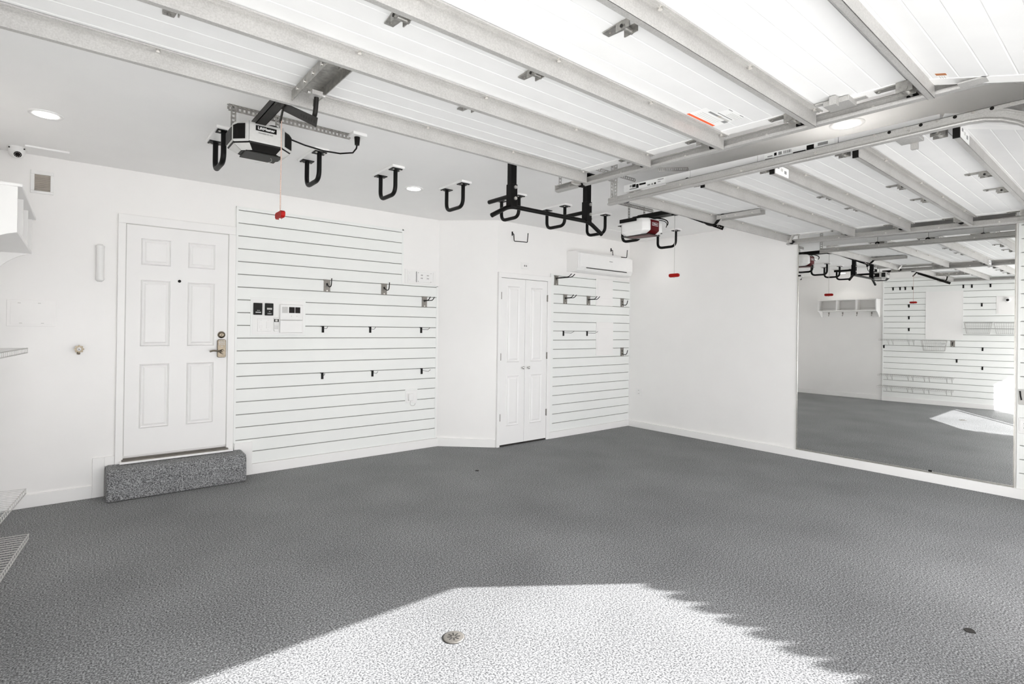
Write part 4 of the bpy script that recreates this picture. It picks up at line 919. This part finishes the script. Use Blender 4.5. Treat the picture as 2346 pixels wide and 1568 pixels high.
obj('curved_arm', MB().tube(rounded([(-1.985, -2.43, 2.522), (-2.03, -2.50, 2.478), (-2.07, -2.59, 2.452), (-2.07, -2.675, 2.556)], 0.05, 6), 0.013, 8), 'black', OQ)
obj('cable', MB().tube(bez((QX+0.08, -1.82, 2.64), (QX+0.14, -1.95, 2.63), (QX+0.10, -1.93, 2.55), 8), 0.004, 6).tube(bez((QX+0.03, -1.85, 2.65), (QX+0.06, -2.02, 2.62), (QX+0.06, -1.97, 2.56), 8), 0.006, 6), 'black', OQ)
BX = -2.045
g = MB().box(BX-0.045, BX+0.045, -3.02, -2.63, zr(-2.8)-0.012, zr(-2.8)-0.008)
for sx in (-1, 1): g.box(BX+sx*0.045-0.002, BX+sx*0.045+0.002, -3.02, -2.62, zr(-2.8)-0.045, zr(-2.8)-0.008)
ab = obj('arm_bracket', g, 'galv', RD)
for y in (-2.66, -2.72, -2.80, -2.95): obj('bolt', MB().cyl((BX-0.047, y, zr(y)-0.03), (BX-0.052, y, zr(y)-0.03), 0.007, 8), 'bolt', ab)

# ------------------------------------------------------------------ floor fittings
DR = thing('floor_drain', 'round metal floor drain with a star of slots in the sunlit patch', 'drain', (-5.184, -3.058, 0))
obj('grate', MB().lathe([(0.051, 0.0), (0.051, 0.003), (0.046, 0.005), (0.002, 0.005)], (-5.184, -3.058, 0), 'z', 32), 'nickel', DR)
for k in range(8):
    a = k*PI/4+0.3; dv = Vector((math.cos(a), math.sin(a), 0)); c = Vector((-5.184, -3.058, 0.0055))
    obj('slot', MB().beam(c+dv*0.010, c+dv*0.031, 0.0062, 0.0012), 'dark', DR)
obj('rim', MB().lathe([(0.053, 0), (0.053, 0.0025), (0.050, 0.0025)], (-5.184, -3.058, 0), 'z', 32), 'rail', DR)
solo('floor_plug', MB().lathe([(0.020, 0), (0.020, 0.003), (0.012, 0.004)], (-3.372, -0.716, 0), 'z', 20), 'rail', 'tiny dark plug in the floor in front of the angled corner', 'floor plug', base=(-3.372, -0.716, 0))
g = MB(); n = 9; ring = [(-3.126+0.026*(0.7+0.5*random.random())*math.cos(2*PI*i/n), -4.595+0.026*(0.7+0.5*random.random())*math.sin(2*PI*i/n)) for i in range(n)]
g.prism(ring, 'z', 0.0, 0.004)
solo('dry_leaf', g, 'dark', 'small dark scrap on the floor near the lower right corner', 'debris', base=(-3.126, -4.595, 0))

# ------------------------------------------------------------------ left wall: cubby shelf
CB = thing('cubby_shelf', 'white wall cubby shelf with coat hooks on the left wall', 'shelf', (LX0, -0.69, 1.83))
XF = -6.85; ya, yb = -1.285, -0.095
def endp(y):
    pts = [(LX0, 2.21), (XF, 2.21), (XF, 1.965)]
    pts += [(XF-0.02-0.17*t, 1.96-0.03*math.sin(t*PI/2)-0.10*(t**2.2)) for t in [i/8 for i in range(1, 9)]]
    pts += [(LX0, pts[-1][1])]
    return pts
for y in (ya, yb-0.018): obj('end_panel', MB().prism(endp(y), 'y', y, y+0.018), 'trim', CB, bev=0.001)
obj('top_board', MB().box(LX0, XF+0.02, ya-0.012, yb+0.012, 2.21, 2.228), 'trim', CB, bev=0.005)
obj('bottom_board', MB().box(LX0, XF, ya+0.018, yb-0.018, 1.965, 1.983), 'trim', CB, bev=0.001)
for k in (1, 2):
    y = ya+(yb-ya)*k/3; obj('divider', MB().box(LX0, XF, y-0.009, y+0.009, 1.983, 2.21), 'trim', CB, bev=0.001)
obj('back_board', MB().box(LX0+0.001, LX0+0.012, ya+0.018, yb-0.018, 1.835, 2.21), 'trim', CB)
obj('cleat', MB().box(LX0+0.012, LX0+0.016, ya+0.03, yb-0.03, 2.035, 2.04), 'lightgrey', CB)
for k in range(4):
    y = ya+0.16+k*0.29
    obj('coat_hook', MB().tube(rounded([(LX0+0.012, y, 1.945), (LX0+0.055, y, 1.935), (LX0+0.025, y, 1.885), (LX0+0.035, y, 1.855), (LX0+0.06, y, 1.868)], 0.02, 5), 0.005, 8).box(LX0+0.010, LX0+0.016, y-0.008, y+0.008, 1.90, 1.95), 'nickel', CB)

# left slatwall: wire shelves, baskets, hooks, panels (local x along the wall, y out of it)
def wire_shelf(label, s0, L, dep, z):
    t = thing('wire_shelf', label, 'wire shelf', LP(s0, 0.022, z), 'wire shelves on the left slatwall', TH)
    g = MB()
    n = int(L/0.034)
    for i in range(n+1): g.beam((L*i/n, 0.0, 0), (L*i/n, dep, 0), 0.0026, 0.0026); 
    obj('deck_wires', g, 'wire', t, world=False)
    f_ = MB()
    f_.tube([(0, dep, 0), (L, dep, 0)], 0.0028, 6); f_.tube([(0, dep, -0.024), (L, dep, -0.024)], 0.0028, 6); f_.tube([(0, 0, -0.002), (L, 0, -0.002)], 0.0028, 6); f_.tube([(0, dep*0.5, -0.004), (L, dep*0.5, -0.004)], 0.0025, 6)
    for i in range(0, n+1, 1): f_.beam((L*i/n, dep, 0), (L*i/n, dep, -0.024), 0.0026, 0.0026, (1, 0, 0))
    obj('front_rail', f_, 'wire', t, world=False)
    for x in (L*0.22, L*0.35, L*0.80, L*0.93):
        obj('brace', MB().tube([(x, 0.0, -0.115), (x-0.0, dep*0.72, -0.006)], 0.003, 6).tube([(x, 0.0, 0), (x, 0.0, -0.12)], 0.003, 6), 'wire', t, world=False)
    return t
wire_shelf('wire shelf at eye level on the left slatwall', -0.02, 0.62, 0.300, 1.342)
wire_shelf('wire shelf low on the left wall, back one of the upper pair', -0.035, 0.63, 0.300, 0.585)
wire_shelf('wire shelf low on the left wall, front one of the upper pair', 0.605, 0.63, 0.300, 0.585)
wire_shelf('wire shelf nearest the floor on the left wall, back one', -0.05, 0.64, 0.312, 0.335)
wire_shelf('wire shelf nearest the floor on the left wall, front one', 0.60, 0.63, 0.312, 0.335)
def basket(label, s0, z):
    t = thing('wire_basket', label, 'wire basket', LP(s0, 0.022, z-0.22), 'wire baskets on the left slatwall', TH)
    W, Dp, Ht = 0.41, 0.25, 0.22; tp = 0.035
    fr_ = MB(); ms = MB()
    top = [(0, 0.0, Ht), (W, 0.0, Ht), (W, Dp, Ht*0.92), (0, Dp, Ht*0.92)]; bot = [(tp, 0.02, 0), (W-tp, 0.02, 0), (W-tp, Dp-tp, 0), (tp, Dp-tp, 0)]
    for k in range(4):
        fr_.tube([top[k], top[(k+1) % 4]], 0.0032, 6); fr_.tube([bot[k], bot[(k+1) % 4]], 0.003, 6)
        for j in range(0, 13 if k % 2 == 0 else 8):
            q = j/(12 if k % 2 == 0 else 7)
            a = Vector(top[k]).lerp(Vector(top[(k+1) % 4]), q); b_ = Vector(bot[k]).lerp(Vector(bot[(k+1) % 4]), q); ms.tube([a, b_], 0.0016, 4)
        for h in (0.3, 0.6):
            a = Vector(top[k]).lerp(Vector(bot[k]), h); b_ = Vector(top[(k+1) % 4]).lerp(Vector(bot[(k+1) % 4]), h); ms.tube([a, b_], 0.0018, 4)
    for j in range(1, 12):
        q = j/12; ms.tube([Vector(bot[0]).lerp(Vector(bot[1]), q), Vector(bot[3]).lerp(Vector(bot[2]), q)], 0.0016, 4)
    obj('rim_frame', fr_, 'wire', t, world=False); obj('mesh_wires', ms, 'wire', t, world=False)
basket('wire basket under the white panel, reflected in the mirror', 0.70, 1.345)
basket('wire basket right of the white panel, reflected in the mirror', 1.38, 1.71)
basket('wire basket cut off by the right edge of the mirror', 1.82, 1.71)
def lhook(s, i, lb):
    black_hook('black slatwall hook reflected in the mirror, '+lb, LP(s, 0.021, 2.600-0.126*i), 0.12, TH+PI, 'black hooks on the left slatwall, seen in the mirror')
for s, i, lb in ((0.184, 1, 'first of the top row'), (0.308, 1, 'second of the top row'), (0.40, 1, 'third of the top row'), (0.527, 1, 'fourth of the top row beside the cord'),
                 (1.35, 1, 'top row above the white panel corner'), (1.481, 1, 'top row, second from the mirror edge'), (1.757, 1, 'top row, nearest the mirror edge'),
                 (0.465, 4, 'upper of three beside the white panel'), (0.466, 6, 'middle of three beside the white panel'), (0.468, 8, 'lowest of three beside the white panel'),
                 (0.03, 11, 'under the eye-level shelf'), (1.632, 4, 'beside the small camera panel'), (1.65, 11, 'below the middle basket'), (1.65, 14, 'lowest, below the baskets'), (1.258, 13, 'alone below the metal hook')):
    lhook(s, i, lb)
plate_hook('steel-plate hook on the left slatwall beside the low basket, seen in the mirror', LP(1.193, 0.021, 2.600-0.126*10), TH+PI, 'low')
t = thing('white_board', 'large plain white board set into the left slatwall, seen in the mirror', 'board', LP(1.05, 0.021, 1.37), rotz=TH)
obj('panel', MB().box(-0.298, 0.298, 0, 0.004, 0, 0.985), 'wall', t, world=False, bev=0.001)
obj('frame', MB().box(-0.302, -0.29, 0, 0.007, 0, 0.985).box(0.29, 0.302, 0, 0.007, 0, 0.985).box(-0.302, 0.302, 0, 0.007, 0.975, 0.988).box(-0.302, 0.302, 0, 0.007, -0.003, 0.01), 'trim', t, world=False)
t = thing('camera_panel', 'white panel with a small dome camera on the left slatwall, seen in the mirror', 'panel', LP(2.03, 0.021, 1.875), rotz=TH)
obj('plate', MB().box(-0.185, 0.20, 0, 0.006, 0, 0.352), 'wall', t, world=False, bev=0.002)
obj('lower_plate', MB().box(-0.16, 0.19, 0.006, 0.009, 0.02, 0.22), 'wall', t, world=False, bev=0.001)
obj('camera_dome', MB().lathe([(0.05, 0.006), (0.05, 0.02), (0.042, 0.045), (0.02, 0.058), (0.003, 0.06)], (-0.023, 0, 0.279), 'y', 24), 'plastic', t, world=False)
obj('camera_lens', MB().lathe([(0.024, 0.05), (0.024, 0.0625), (0.003, 0.063)], (-0.023, 0.0, 0.272), 'y', 20), 'glasslens', t, world=False)

# ------------------------------------------------------------------ outside: unseen house added to cast the ragged sun edge and block sky
def sunpt(y, t): return Vector((-4.05, y, 0)) + SUN*t
P1 = sunpt(-2.9, 8.6); P2 = sunpt(-4.75, 6.2)
NH = thing('shadow_house', 'unseen neighbouring house with a tiled gable roof, added to shape the sun patch', 'house', (P1.x, P1.y, -0.03))
e = (P1-P2); LH = 0.30
w0 = P2 + e*(-0.25) - Vector((0, 0, LH)); w1 = P1 + e*2.0 - Vector((0, 0, LH))
lo0 = Vector((w0.x, w0.y, -0.03)); lo1 = Vector((w1.x, w1.y, -0.03)); back = Vector((0.3, -6, 0))
g = MB().add([lo0, lo1, w1, w0, lo0+back, lo1+back, w1+back, w0+back], [(0,1,2,3), (7,6,5,4), (0,4,5,1), (1,5,6,2), (2,6,7,3), (3,7,4,0)])
obj('shadow_gable', g, 'stucco', NH)
dirr = (w1-w0).normalized(); PT = e.length*0.153/1.85
c0_ = P2-Vector((0, 0, LH)); k0 = (0.6-((4.75-3.346) % 0.153)/0.153)
nn = int((w1-w0).length/PT)
thin = Vector((0.01, -0.05, 0))
for k in range(nn):
    c = w0+dirr*(PT*(k+0.5)); prof = [c+dirr*(PT*0.47*math.cos(a))+Vector((0, 0, LH*math.sin(a)**0.55)) for a in [i*PI/10 for i in range(11)]]
    n = len(prof)
    g = MB().add(prof+[q+thin for q in prof], [tuple(range(n)), tuple(range(2*n-1, n-1, -1))]+[(i, (i+1) % n, n+(i+1) % n, n+i) for i in range(n)])
    obj('shadow_tile', g, 'tile', NH)  # tile lobe shaped to cast one finger of shade
